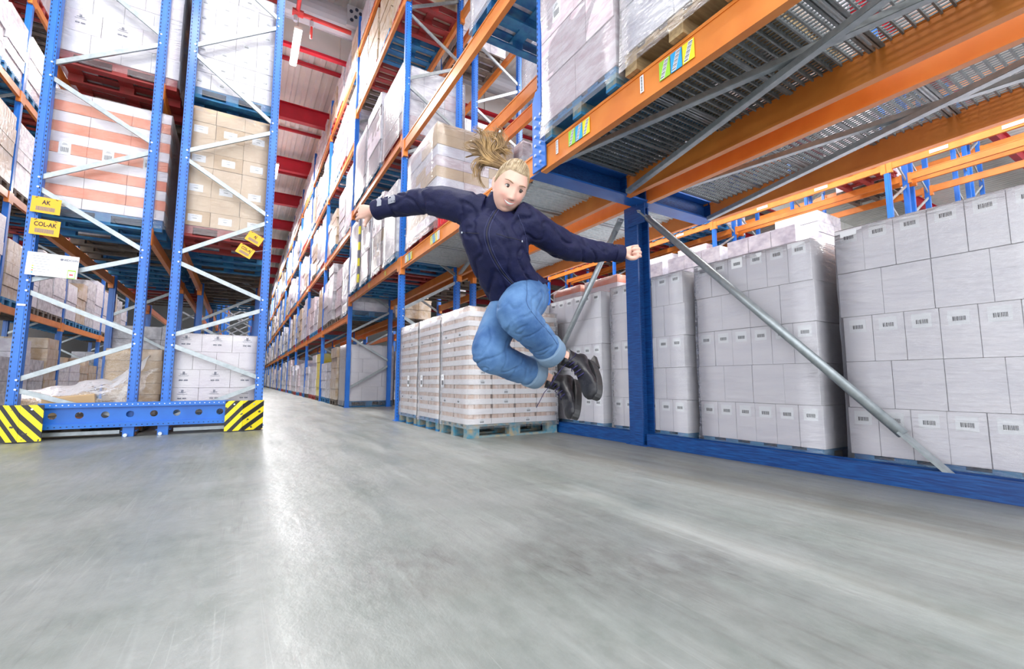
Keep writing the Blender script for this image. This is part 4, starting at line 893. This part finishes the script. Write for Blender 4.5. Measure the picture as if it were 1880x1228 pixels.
def denim(name, c, c2):
    return mat(name, c, 0.75, scale=9, c2=c2, bump=0.15, bscale=260, detail=6)
M['denim'] = denim('washed_blue_denim', (0.035, 0.105, 0.27), (0.12, 0.25, 0.47))
M['denim_in'] = denim('pale_turned_up_denim', (0.16, 0.25, 0.37), (0.23, 0.33, 0.45))
M['stitch'] = mat('dark_seam', (0.03, 0.06, 0.16), 0.7)
def loft(b, secs, n=18, mi=0):
    rings = []
    for (c, A, Bv) in secs:
        rings.append(len(b.v))
        for k in range(n): a = 2*PI*k/n; b.v.append(tuple(c + A*math.cos(a) + Bv*math.sin(a)))
    for r0, r1 in zip(rings, rings[1:]):
        for k in range(n): b.f.append((r0+k, r0+(k+1) % n, r1+(k+1) % n, r1+k)); b.m.append(mi)
    b.f.append(tuple(rings[0]+k for k in reversed(range(n)))); b.f.append(tuple(rings[-1]+k for k in range(n))); b.m += [mi]*2
def spline(pts, per=5):
    """Catmull-Rom through points (tuples of any length)"""
    P0 = [Vector(p) for p in pts]; out = []
    for i in range(len(P0)-1):
        a = P0[max(i-1,0)]; p = P0[i]; q = P0[i+1]; d = P0[min(i+2,len(P0)-1)]
        for k in range(per):
            t = k/per; out.append(.5*((2*p)+(q-a)*t+(2*a-5*p+4*q-d)*t*t+(3*p-a-3*q+d)*t**3))
    out.append(P0[-1]); return out
def limb(b, pts, rad, n=16, per=4, cap=True):
    q = spline([(*p, r) for p, r in zip(pts, rad)], per); b.tube([Vector(v[:3]) for v in q], [v[3] for v in q], n)
def remesh(b, voxel, name, m, wrinkle=None, smooth=6, parent=None):
    me = b.mesh(name, m); o = bpy.data.objects.new('t', me); COL.objects.link(o)
    md = o.modifiers.new('r', 'REMESH'); md.mode = 'VOXEL'; md.voxel_size = voxel; md.use_smooth_shade = True
    if smooth: s = o.modifiers.new('s', 'SMOOTH'); s.iterations = smooth; s.factor = .5
    bpy.context.view_layer.update(); dg = bpy.context.evaluated_depsgraph_get()
    out = bpy.data.meshes.new_from_object(o.evaluated_get(dg)); bpy.data.objects.remove(o)
    if wrinkle:
        nv = len(out.vertices); co = [0.0]*nv*3; out.vertices.foreach_get('co', co); no = [0.0]*nv*3; out.vertex_normals.foreach_get('vector', no)
        for i in range(nv):
            p = Vector(co[i*3:i*3+3]); d = wrinkle(p)
            for k in range(3): co[i*3+k] += no[i*3+k]*d
        out.vertices.foreach_set('co', co); out.update()
    out.name = name; out.materials.clear(); out.materials.append(m); out.polygons.foreach_set('use_smooth', [True]*len(out.polygons))
    return link(name, out, parent)
def V(k): return Vector(P[k]) if not isinstance(P[k], list) else [Vector(p) for p in P[k]]

woman = thing('person', 'jumping person in navy jacket, cuffed blue jeans and black boots, arms spread, blond ponytail flying', 'person')
def bframe(T, F_, U_):
    F_ = (RT*F_[0]+UP*F_[1]+FW*F_[2]).normalized(); U_ = RT*U_[0]+UP*U_[1]+FW*U_[2]; U_ = (U_-F_*U_.dot(F_)).normalized(); T = Vector(T); return T - U_*.150 - F_*.022, F_, U_
BF1 = bframe(P['boot1'], (.0,-.50,-.82), (-.86,.34,-.25)); BF2 = bframe(P['boot2'], (-.12,-.50,-.85), (-.94,.12,-.3))
def ank_pts(bf): h, f, u = bf; return [h+u*.155+f*.022, h+u*.10+f*.03, h+u*.055+f*.05]
# ---- head frame
hc = V('head'); toC = (Vector((0,0,.62))-hc).normalized()
HY = (toC + RT*.22 - UP*.13).normalized()
hu = (UP*math.cos(math.radians(17)) + RT*math.sin(math.radians(17)))
HZ = (hu - HY*hu.dot(HY)).normalized(); HX = HY.cross(HZ).normalized()     # HX: her left, picture right
HM = Matrix((( HX.x,HY.x,HZ.x,hc.x),(HX.y,HY.y,HZ.y,hc.y),(HX.z,HY.z,HZ.z,hc.z),(0,0,0,1)))
ha, hb, hcz = .0685, .090, .112
def g(x, s): return math.exp(-(x/s)**2)
def fbump(x, z):
    b = 0
    if z < .03: # nose
        t = min(max((.018-z)/.052, 0), 1); b += .0215*t**1.35*g(x, .0085+.006*t)*(1 if z > -.036 else math.exp(-((z+.036)/.006)**2))
        b += .004*g(x-.0095, .005)*g(z+.034, .006) + .004*g(x+.0095, .005)*g(z+.034, .006)
    b -= .010*(g(x-.0285, .016)+g(x+.0285, .016))*g(z-.006, .013)
    b += .004*(g(x-.028, .02)+g(x+.028, .02))*g(z-.028, .009)
    b += .0075*(g(x-.038, .017)+g(x+.038, .017))*g(z+.030, .017)
    b += .008*g(x, .018)*g(z+.098, .016)
    b += .005*g(x, .026)*g(z+.062, .014) - .004*g(x, .02)*g(z+.082, .006)
    return b
def hpos(dx, dy, dz):
    if dz < 0:
        rho = math.sqrt(max(1e-9, 1-dz*dz)); rp = max(0, 1-abs(dz)**2.9)**(1/2.1)/rho; nar = 1-.17*abs(dz)**1.4
    else: rp = 1; nar = 1
    x = ha*dx*rp*nar; y = hb*dy*rp; z = hcz*dz
    if dy > 0:
        y *= 1 - .06*abs(dz)
        y += fbump(x, z)*min(1, dy*3)
    else:
        if dz < -.25: y *= 1-.45*min(1, (-dz-.25)/.5)
        y *= 1.04
    return Vector((x, y-.008, z))
def face(x, z, off=0):
    dz = z/hcz; rho = math.sqrt(max(1e-6, 1-dz*dz)); rp = (max(0, 1-abs(dz)**2.9)**(1/2.1)/rho if dz < 0 else 1); nar = 1-.17*abs(dz)**1.4 if dz < 0 else 1
    dx = x/(ha*nar*rp); dy = math.sqrt(max(0, 1-dx*dx-dz*dz)); y = hb*dy*rp*(1-.06*abs(dz))+fbump(x, z)*min(1, dy*3)
    return Vector((x, y-.008+off, z))
body = MB(); N1, N2 = 90, 64; base = len(body.v)
for i in range(N2+1):
    ph = PI*i/N2
    for j in range(N1):
        th = 2*PI*j/N1; body.v.append(tuple(HM @ hpos(math.sin(ph)*math.sin(th), math.sin(ph)*math.cos(th), math.cos(ph))))
for i in range(N2):
    for j in range(N1):
        a = base+i*N1+j; b2 = base+i*N1+(j+1) % N1; body.f.append((a, b2, b2+N1, a+N1)); body.m.append(0)
# neck, torso core, limbs
nk = HM @ Vector((0, -.030, -.050))
limb(body, [V('torso')[1]-UP*.02, V('neck0'), V('neck0').lerp(nk, .55), nk], [.060, .056, .050, .050])
limb(body, V('torso')[1:], [.045, .065, .075, .075, .07, .07, .07])
limb(body, V('rarm'), [.035, .042, .040, .036, .032, .027, .025]); limb(body, V('larm'), [.035, .042, .040, .036, .032, .027, .025])
limb(body, V('fleg')[:7]+ank_pts(BF1), [.08, .078, .072, .060, .052, .047, .036, .031, .031, .028]); limb(body, V('bleg')[:7]+ank_pts(BF2), [.08, .078, .072, .060, .052, .047, .036, .031, .031, .028])
# ears
for s in (-1, 1):
    q = [HM @ Vector((s*(.0635+.004*k2), -.014-.004*k2, zz-.006)) for k2, zz in ((0, -.028), (1.2, -.018), (2.4, .0), (2.8, .016), (1.2, .022), (0, .014))]
    limb(body, q, [.004, .006, .0065, .006, .005, .004], 8, 3)
# hands
def hand(w0, Y, X, palm_l, palm_w, bends, spread, thumb, mir=1):
    Y = Y.normalized(); X = (X-Y*X.dot(Y)).normalized(); Z = X.cross(Y)*mir
    if mir == -1: pass
    secs = []
    for t, wd, th in ((-.02,.026,.021),(.0,.026,.020),(.03,.033,.017),(.06,.038,.014),(.082,.037,.012),(.088,.030,.009)): secs.append((w0+Y*t*palm_l/.085, X*wd*palm_w/.078, Z*th))
    loft(body, secs, 16)
    for k, (bx, L, r) in enumerate(((.029,.072,.0088),(.010,.080,.0090),(-.010,.074,.0086),(-.028,.058,.0076))):
        p = w0 + Y*(palm_l-.012) + X*bx*palm_w/.078; a = 0; pts = [p - Y*.015]; rr = [r]; pts.append(p+Y*.008); rr.append(r); p = p+Y*.008
        sp = spread*(1.5-k)*.35
        for q, (frac, bend) in enumerate(zip((.46,.30,.24), bends[k])):
            a += math.radians(bend); d = (Y*math.cos(a) - Z*math.sin(a) + X*sp*math.cos(a)).normalized(); p = p + d*L*frac; pts.append(p); rr.append(r*(.96-.09*q))
        limb(body, pts, rr, 9, 3)
    pts = [w0 + X*a + Y*b2 + Z*c for a, b2, c in thumb]; limb(body, pts, [.013,.0125,.0105,.0085,.0075][:len(pts)], 10, 3)
# her right hand (picture left): back of the hand towards the viewer, fingers trailing away, thumb below
hand(V('rhand'), (-RT*.86+UP*.06+FW*.42), -UP, .080, .074, [(18,26,16),(26,30,20),(34,34,22),(40,36,24)], .30, [(.012,.008,-.004),(.030,.030,-.010),(.048,.046,-.012),(.062,.052,-.010),(.072,.046,-.008)], -1)
# her left hand (picture right): loose fist
hand(V('lhand'), (RT*.90+UP*.10+FW*.25), -UP, .062, .070, [(72,92,60),(76,95,62),(80,96,62),(84,96,60)], .0, [(.014,.004,-.006),(.030,.018,-.020),(.034,.038,-.036),(.020,.052,-.046)], -1)
bodyo = remesh(body, .0034, 'body', M['skin'], None, 2, woman); bodyo['label'] = 'fair skin of face, neck, hands and ankles'
# ---- face details
def part(bm, name, m, parent=woman, sm=True, lab=None):
    o = bm.build(name, m, parent, sm)
    if lab: o['label'] = lab
    return o
skin_blush([(HM @ face(.036, -.030), .034, .32), (HM @ face(-.036, -.030), .034, .32), (HM @ face(0, -.032), .018, .15)])
for s in (-1, 1):
    ex = s*.0285; c0 = face(ex, .006, -.0068)
    e = MB(); 
    for i in range(13):
        for j in range(20):
            ph, th = PI*i/12, 2*PI*j/20; e.v.append(tuple(HM @ (c0+Vector((math.sin(ph)*math.cos(th)*.0118, math.cos(ph)*.0115, math.sin(ph)*math.sin(th)*.0056)))))
    for i in range(12):
        for j in range(20): a, b2 = i*20+j, i*20+(j+1) % 20; e.f.append((a, b2, b2+20, a+20)); e.m.append(0)
    eo = part(e, 'eye', M['eye_white']); eye_tip = c0+Vector((0, .0116, 0))
    i_ = MB(); i_.tube([HM @ (eye_tip+Vector((-.0022,-.005,0))), HM @ (eye_tip+Vector((-.0022,.0004,0)))], .0066, 16); part(i_, 'iris', M['iris'], eo)
    lid = MB(); pts = []
    for k in range(9): u = -1+2*k/8; pts.append(HM @ (c0+Vector((u*.0135, .0108*math.sqrt(max(0.05,1-u*u*.75)), .0062*(1-u*u)+.0006))))
    lid.tube(pts, [.0009,.0014,.0017,.0018,.0018,.0018,.0017,.0014,.0009], 6); part(lid, 'eyelash', M['iris'], eo)
    br = MB(); pts = []
    for k in range(7): u = k/6; x = s*(.014+u*.034); pts.append(HM @ face(x, .0235+.0065*math.sin(u*PI*.75)-.002*u, .0006))
    br.tube(pts, [.0012,.0020,.0022,.0021,.0018,.0013,.0007], 6); part(br, 'eyebrow', M['brow'])
    er = MB(); er.tube([HM @ Vector((s*.068,-.012,-.040)), HM @ Vector((s*.068,-.012,-.046))], 0.0028, 8); part(er, 'earring', M['rivet'])
mw, mz = .0275, -.0525
def mcurve(u, up_): # upper/lower lip line of an open smile
    x = u*mw; corner = .0075*u*u
    return x, (mz + corner + (.0016*(1-u*u) if up_ else -.0120*(1-u*u)))
tb = MB()
for k in range(12):
    u0, u1 = -1+2*k/12, -1+2*(k+1)/12
    a = [(mcurve(u0*.93, True)), (mcurve(u1*.93, True))]; 
    lo = [(a[0][0], a[0][1]-.0085*(1-u0*u0)-.0008), (a[1][0], a[1][1]-.0085*(1-u1*u1)-.0008)]
    pp = [HM @ face(x, z, .0013) for x, z in (a[0], a[1], lo[1], lo[0])]; tb.quad(*pp)
part(tb, 'teeth', M['teeth'])
mb_ = MB()
for k in range(12):
    u0, u1 = -1+2*k/12, -1+2*(k+1)/12; a, b2, c, d = mcurve(u0,True), mcurve(u1,True), mcurve(u1,False), mcurve(u0,False)
    mb_.quad(*[HM @ face(x, z, .0007) for x, z in (a, b2, c, d)])
part(mb_, 'mouth', M['ink'])
for up_, nm in ((True, 'upper_lip'), (False, 'lower_lip')):
    lb = MB(); pts = [HM @ face(*mcurve(-1+2*k/14, up_), .0008) for k in range(15)]
    rr = [.0006+(.0012 if up_ else .0019)*(1-(-1+2*k/14)**2)**.6 for k in range(15)]; lb.tube(pts, rr, 8); part(lb, nm, M['lip'])
# ---- hair
hp = MB(); base = 0; n1, n2 = 64, 40
def hair_on(dx, dy, dz):
    # hairline: face window below about z=.62 in front, behind the ears lower
    lim = .56 - .10*abs(dx) if dy > .25 else (.30 if dy > -.05 else -.35)
    if dy > .25: lim = .60 - .55*max(0, abs(dx)-.55)/.45
    return dz > lim
for i in range(n2+1):
    ph = PI*.72*i/n2
    for j in range(n1):
        th = 2*PI*j/n1; dx, dy, dz = math.sin(ph)*math.sin(th), math.sin(ph)*math.cos(th), math.cos(ph)
        t = dy; lim = .62 if t > .55 else (.62-(.55-t)/.5*.60 if t > .05 else .02-(.05-t)/1.05*.5)
        on = dz - lim; p = hpos(dx, dy, dz); nrm = Vector((dx/ha, dy/hb, dz/hcz)).normalized()
        strand = .0009*math.sin(th*34+math.sin(ph*6)*2)
        off = max(-.004, min(.0035, .0008+on*.05)) + (strand if on > 0 else 0)
        hp.v.append(tuple(HM @ (p + nrm*off)))
for i in range(n2):
    for j in range(n1): a, b2 = i*n1+j, i*n1+(j+1) % n1; hp.f.append((a, b2, b2+n1, a+n1)); hp.m.append(0)
part(hp, 'hair_cap', M['hair_cap'], lab='blond hair combed back tight')
cs = MB(); bd = Vector((-.30, -.62, .62)).normalized(); rs_ = random.Random(9)
for k in range(420):
    th = rs_.uniform(-PI, PI); dx, dy = math.sin(th), math.cos(th); lim = .62 if dy > .55 else (.62-(.55-dy)/.5*.60 if dy > .05 else .02-(.05-dy)/1.05*.5)
    lim += rs_.uniform(.0, .28)*(1 if rs_.random() < .6 else .1); rho = math.sqrt(max(0, 1-lim*lim)); d0 = Vector((dx*rho, dy*rho, lim)).normalized(); pts = []
    for i in range(11):
        t = i/10; d = d0.slerp(bd, t); nrm = Vector((d.x/ha, d.y/hb, d.z/hcz)).normalized()
        pts.append(HM @ (hpos(d.x, d.y, d.z) + nrm*(.0030+.0080*math.sin(min(1, t*1.6)*PI/2)+rs_.uniform(-.0006,.0006)+(.004*t if t > .8 else 0))))
    r0 = rs_.uniform(.0009, .0019); cs.tube(pts, [r0*.4]+[r0]*10, 4, cap=False)
o = part(cs, 'combed_hair', M['hair_cap'], lab='ash blond strands drawn back to the hair tie'); o['kind'] = 'stuff'
tie = V('tie'); rr_ = random.Random(3); pt = MB(); back = HM @ Vector((-.030, -.070, .070))
for gi, line in enumerate(P['hair']):
    for cl in range(7):
        coff = Vector((rr_.gauss(0,1), rr_.gauss(0,1), rr_.gauss(0,1))); cph, cam_, cf = rr_.uniform(0, 6.28), rr_.uniform(.004, .011), rr_.uniform(6, 11); ccut = rr_.uniform(.72, 1.0)
        sp = spline([back]+[Vector(p) for p in line[1:]], 6); n = len(sp)
        for k in range(9):
            off = Vector((rr_.gauss(0,1), rr_.gauss(0,1), rr_.gauss(0,1))); pts = []; cut = ccut*rr_.uniform(.93, 1.0)
            for i, p in enumerate(sp[:max(8, int(n*cut))]):
                t = i/n; pts.append(p + coff*(.004+.014*t) + off*(.0022+.0026*t) + (UP*math.sin(t*cf+cph)+RT*math.cos(t*cf*.9+cph))*cam_*t*1.3)
            r0 = rr_.uniform(.0009, .0017); m_ = len(pts); pt.tube(pts, [r0*(1.2*(1-(i/m_))**.5+.1) for i in range(m_)], 4, cap=False)
o = part(pt, 'ponytail', M['hair'], lab='wavy dark blond ponytail blown up and sideways'); o['kind'] = 'stuff'
tb = MB(); tb.tube([back+(HM.to_3x3() @ Vector((.012,.018,-.010))), back-(HM.to_3x3() @ Vector((.010,.014,-.008)))], .021, 14); part(tb, 'hair_tie', M['paper'])
# ---- jacket
tor = V('torso'); jk = MB(); T = []
wid = [.080, .118, .158, .156, .142, .138, .143, .150]; dep = [.074, .092, .110, .122, .118, .116, .122, .126]; ang = [6, 11, 11, 8, 3, -6, -15, -20]
for c, a_, d_, an in zip(tor, wid, dep, ang):
    A = RT*math.cos(math.radians(an)) - UP*math.sin(math.radians(an)); T.append((*c, a_, d_, an))
secs = []
for q in spline(T, 4):
    an = math.radians(q[5]); A = (RT*math.cos(an)-UP*math.sin(an)); secs.append((Vector(q[:3]), A*q[3], (FW*1.0+UP*.12).normalized()*q[4]))
loft(jk, secs, 28)
limb(jk, V('rarm'), [.085, .078, .072, .062, .058, .046, .042]); limb(jk, V('larm'), [.085, .078, .070, .068, .058, .046, .038])
def jw(p):
    q = p
    a = noise.noise(Vector((q.x*7, q.y*7, q.z*7)))*.006 + noise.noise(Vector((q.x*22+q.z*16, q.y*16, q.z*26-q.x*12)))*.0035
    r = abs(noise.noise(Vector((q.x*9+5, q.y*9, q.z*13+q.x*9))))
    return a*1.25 - max(0, .12-r)*.085
jo = remesh(jk, .0065, 'jacket', M['navy'], jw, 5, woman); jo['label'] = 'navy zip jacket with raised collar'
# collar
col = MB(); cc = V('torso')[0]; cdir = (V('neck0').lerp(nk, .9)-cc).normalized()
A0 = (RT*.97-UP*.2).normalized(); rings = []
def ringc(c, a_, b_, fr):
    s = len(col.v)
    for k in range(28):
        th = 2*PI*k/28; front = max(0, -math.sin(th))
        col.v.append(tuple(c + A0*math.cos(th)*a_ + FW*math.sin(th)*b_ + UP*(.004*math.sin(3*th)) - cdir*fr*front**2))
    return s
rg = [ringc(cc-cdir*.045, .100, .092, .0), ringc(cc-cdir*.01, .088, .082, .0), ringc(cc+cdir*.025, .078, .074, .006), ringc(cc+cdir*.052, .072, .069, .010), ringc(cc+cdir*.072, .071, .069, .012), ringc(cc+cdir*.070, .064, .062, .012), ringc(cc+cdir*.03, .062, .060, .01)]
for a, b2 in zip(rg, rg[1:]):
    for k in range(28): col.f.append((a+k, a+(k+1) % 28, b2+(k+1) % 28, b2+k)); col.m.append(0)
part(col, 'collar', M['navy'])
# zip, seams, pocket piping, cuffs and bands: laid on the jacket surface by casting onto it
from mathutils.bvhtree import BVHTree
def bvh(o):
    me = o.data; return BVHTree.FromPolygons([v.co for v in me.vertices], [tuple(p.vertices) for p in me.polygons])
JB = bvh(jo)
def on(bt, p, off=.001, d=None):
    """nearest point on the garment towards the outside of it at p"""
    d = d or -FW; h = bt.ray_cast(p + d*.5, -d, 1.0)
    return (h[0] + h[1]*off) if h[0] is not None else p
def seam(bt, pts, r, name, m, parent, per=6, off=.0006):
    b = MB(); q = [on(bt, v, off) for v in spline(pts, per)]; b.tube(q, r, 6); return part(b, name, m, parent)
tc = [Vector(t[:3]) for t in T]
zl = [tc[0]+RT*.004, tc[1]-RT*.004, tc[2]-RT*.016, tc[3]-RT*.028, tc[4]-RT*.026, tc[5]-RT*.020, tc[6]-RT*.012, tc[7]-RT*.006]
seam(JB, zl, .0022, 'zip', M['ink'], jo); seam(JB, [p+RT*.010 for p in zl], .0012, 'zip_seam', M['navy_trim'], jo); seam(JB, [p-RT*.010 for p in zl], .0012, 'zip_seam', M['navy_trim'], jo)
seam(JB, [tc[3]+RT*.012-UP*.0, tc[3]+RT*.06-UP*.012, tc[3]+RT*.115-UP*.020], .0012, 'pocket_zip', M['ink'], jo); seam(JB, [tc[3]-RT*.06+UP*.004, tc[3]-RT*.10+UP*.012, tc[3]-RT*.135+UP*.02], .0012, 'pocket_zip', M['ink'], jo)
for s_, k in ((1, 0), (-1, 1)):
    pp = tc[3]+RT*(.118 if s_ > 0 else -.135)-UP*(.021 if s_ > 0 else -.020); b = MB(); q = on(JB, pp, .003); b.box(q.x-.0022, q.y-.0022, q.z-.005, q.x+.0022, q.y+.0022, q.z+.003); part(b, 'zip_pull', M['rivet'], jo)
seam(JB, [tc[2]+RT*.10+UP*.03, tc[3]+RT*.135+UP*.01, tc[4]+RT*.130], .0012, 'piping', M['navy_trim'], jo)
def band(pts, rad, i0, t0, t1, grow, name, m, parent, nn=18):
    """ring band round a limb between parameters t0..t1 of segment i0"""
    a, c = pts[i0], pts[i0+1]; p, q = a.lerp(c, t0), a.lerp(c, t1); r = rad[i0]*(1-(t0+t1)/2)+rad[i0+1]*(t0+t1)/2+grow
    b = MB(); d = (q-p); b.tube([p, p, p+d*.1, p+d*.9, q, q], [r*.9, r, r+.001, r+.001, r, r*.9], nn); return part(b, name, m, parent)
band(V('rarm'), [.085,.078,.072,.062,.058,.046,.042], 5, .1, 1.0, .002, 'sleeve_cuff', M['navy'], jo)
band(V('larm'), [.085,.078,.070,.068,.058,.046,.038], 5, .45, 1.0, .002, 'sleeve_cuff', M['navy'], jo)
# grey reflective patches on her right forearm
rb = MB(); ra = V('rarm')
for (tt, w_) in ((.30, .020), (.95, .012)):
    p = ra[4].lerp(ra[5], tt); ax = (ra[5]-ra[4]).normalized(); rows_ = []
    for du in (-w_, 0, w_): rows_.append([on(JB, p + ax*du + UP*vv + (RT*-.008 if vv > .03 else Vector()), .0015) for vv in (.000, .012, .024, .036, .044)])
    for a, b2 in zip(rows_, rows_[1:]):
        for k in range(4): rb.quad(a[k], a[k+1], b2[k+1], b2[k])
part(rb, 'reflective_band', M['reflective'], jo)
# ---- jeans
jn = MB(); FR = [.085, .096, .094, .084, .077, .070, .065, .065]; BR = [.082, .088, .082, .078, .073, .070, .067, .067]
limb(jn, V('fleg'), FR, 20); limb(jn, V('bleg'), BR, 20)
hipc = (V('fleg')[0]+V('bleg')[0])/2; secs = []
for t, a_, d_ in ((-.03, .085, .08), (.0, .095, .09), (.05, .105, .10)): secs.append((hipc + (tc[6]-tc[7]).normalized()*-t, (RT*.94+UP*.34)*a_, FW*d_))
loft(jn, secs, 24)
kneeF, kneeB = V('fleg')[3], V('bleg')[3]
def dw(p):
    a = noise.noise(p*7)*.003 + noise.noise(Vector((p.x*20, p.y*20, p.z*26)))*.0014
    r = abs(noise.noise(Vector((p.x*10+3, p.y*10, p.z*15-p.x*10)))); k = max(0, .09-r)*.065
    return a-k
jno = remesh(jn, .0068, 'jeans', M['denim'], dw, 4, woman); jno['label'] = 'washed blue jeans with pale turned-up cuffs'
NB = bvh(jno)
def side(pts, du, dv, k0=0, k1=None): return [p + RT*du + UP*dv for p in pts[k0:k1]]
fl_, bl_ = V('fleg'), V('bleg')
seam(NB, [fl_[1]-RT*.01+UP*.09, fl_[2]+UP*.05+RT*.02, fl_[3]+RT*.045+UP*.035, fl_[4]+RT*.045+UP*.022, fl_[5]+RT*.045+UP*.02, fl_[6]+RT*.03+UP*.03], .0009, 'side_seam', M['stitch'], jno)
0 and seam(NB, [bl_[0]+RT*.01-UP*.03, bl_[1]+RT*.0, bl_[2]+RT*.035-UP*.015, bl_[3]+RT*.05+UP*.02], .0013, 'side_seam', M['stitch'], jno)
def cuff(pts, rad, name, lab):
    a, c = pts[5], pts[7]; d = (c-a).normalized(); b = MB(); r = rad[7]+.006
    L = .058; p0 = pts[7]-d*(L-.010); rs = [.62, 1.0, 1.03, 1.04, 1.04, 1.01, .93, .86]; ts = [0, 0, .08, .5, .9, 1.0, 1.0, .8]
    b.tube([p0+d*L*t for t in ts], [r*x for x in rs], 28, cap=False)
    def cw(p): return noise.noise(p*18)*.003
    for i, v in enumerate(b.v): q = Vector(v); n = noise.noise(q*16)*.004; b.v[i] = tuple(q + (q-p0).normalized()*n)
    o = part(b, name, M['denim_in'], jno, lab=lab); return o
cuff(fl_, FR, 'turn_up', 'pale front turn-up'); cuff(bl_, BR, 'turn_up', 'pale rear turn-up')
# ---- boots
def boot(bf, lab):
    heel, F_, U_ = bf; R_ = F_.cross(U_)
    def W(x, y, z): return heel + R_*x + F_*y + U_*z
    b = MB(); secs = []
    for y, w_, z0, z1 in ((-.030,.022,.025,.070),(-.022,.034,.024,.092),(.010,.039,.024,.112),(.050,.037,.024,.108),(.090,.037,.022,.090),(.130,.043,.021,.078),(.165,.048,.021,.070),(.200,.046,.021,.062),(.225,.036,.022,.050),(.238,.020,.024,.038)):
        secs.append((W(0, y, (z0+z1)/2), R_*w_, U_*(z1-z0)/2))
    loft(b, secs, 22)
    sh = []
    for t, a_, d_ in ((.060,.036,.050),(.095,.035,.047),(.120,.036,.046),(.140,.037,.047)): sh.append((W(0, .022-.10*(t-.06), t), R_*a_, F_*d_))
    loft(b, sh, 20)
    o = remesh(b, .0048, 'boot', M['boot'], lambda p: noise.noise(p*30)*.0015, 3, woman); o['label'] = lab
    s = MB(); n = 26; ring = []
    for z, k in ((0, .97), (.004, 1.0), (.026, 1.02), (.031, .98)):
        ring.append(len(s.v))
        for q in range(n):
            th = 2*PI*q/n; y = .103 + .142*math.sin(th); x = math.cos(th)*(.045+.008*math.sin(th)); s.v.append(tuple(W(x*k, y if k >= 1 else .103+(y-.103)*k, z)))
    for a, c in zip(ring, ring[1:]):
        for q in range(n): s.f.append((a+q, a+(q+1) % n, c+(q+1) % n, c+q)); s.m.append(0)
    s.f.append(tuple(ring[0]+q for q in reversed(range(n)))); s.f.append(tuple(ring[-1]+q for q in range(n))); s.m += [0, 0]
    part(s, 'sole', M['sole'], o, False)
    hl = MB(); hl.v = [tuple(W(x, y, z)) for x, y, z in ((-.036,-.038,-.014),(.036,-.038,-.014),(.038,.05,-.014),(-.038,.05,-.014),(-.038,-.038,.004),(.038,-.038,.004),(.040,.05,.004),(-.040,.05,.004))]
    hl.f = [(0,3,2,1),(4,5,6,7),(0,1,5,4),(1,2,6,5),(2,3,7,6),(3,0,4,7)]; hl.m = [0]*6; part(hl, 'heel', M['sole'], o, False)
    for k in range(6):
        y, z = .128-.020*k, .083+.013*k; l = MB(); l.tube([W(-.022, y-.004, z-.008), W(-.008, y+.004, z+.003), W(.010, y-.006, z+.004), W(.022, y-.012, z-.006)], .0024, 6); part(l, 'lace', M['lace'], o)
    l = MB(); top = W(.0, .045, .150); l.tube([W(0,.06,.140), W(.03,.09,.160), W(.07,.10,.165), W(.10,.13,.175)], .0016, 6); part(l, 'lace', M['lace'], o)
    l = MB(); l.tube([W(0,.06,.140), W(-.03,.09,.150), W(-.06,.08,.135), W(-.085,.10,.15)], .0016, 6); part(l, 'lace', M['lace'], o)
    tg = MB(); tg.v = [tuple(W(x, y, z)) for x, y, z in ((-.018,.060,.115),(.018,.060,.115),(.020,.058,.165),(-.020,.058,.165),(-.018,.066,.115),(.018,.066,.115),(.020,.066,.165),(-.020,.066,.165))]
    tg.f = [(0,3,2,1),(4,5,6,7),(0,1,5,4),(1,2,6,5),(2,3,7,6),(3,0,4,7)]; tg.m = [0]*6; part(tg, 'tongue', M['boot'], o, True)
boot(BF1, 'front black laced boot turned on its side'); boot(BF2, 'rear black laced boot with toe pointing down')
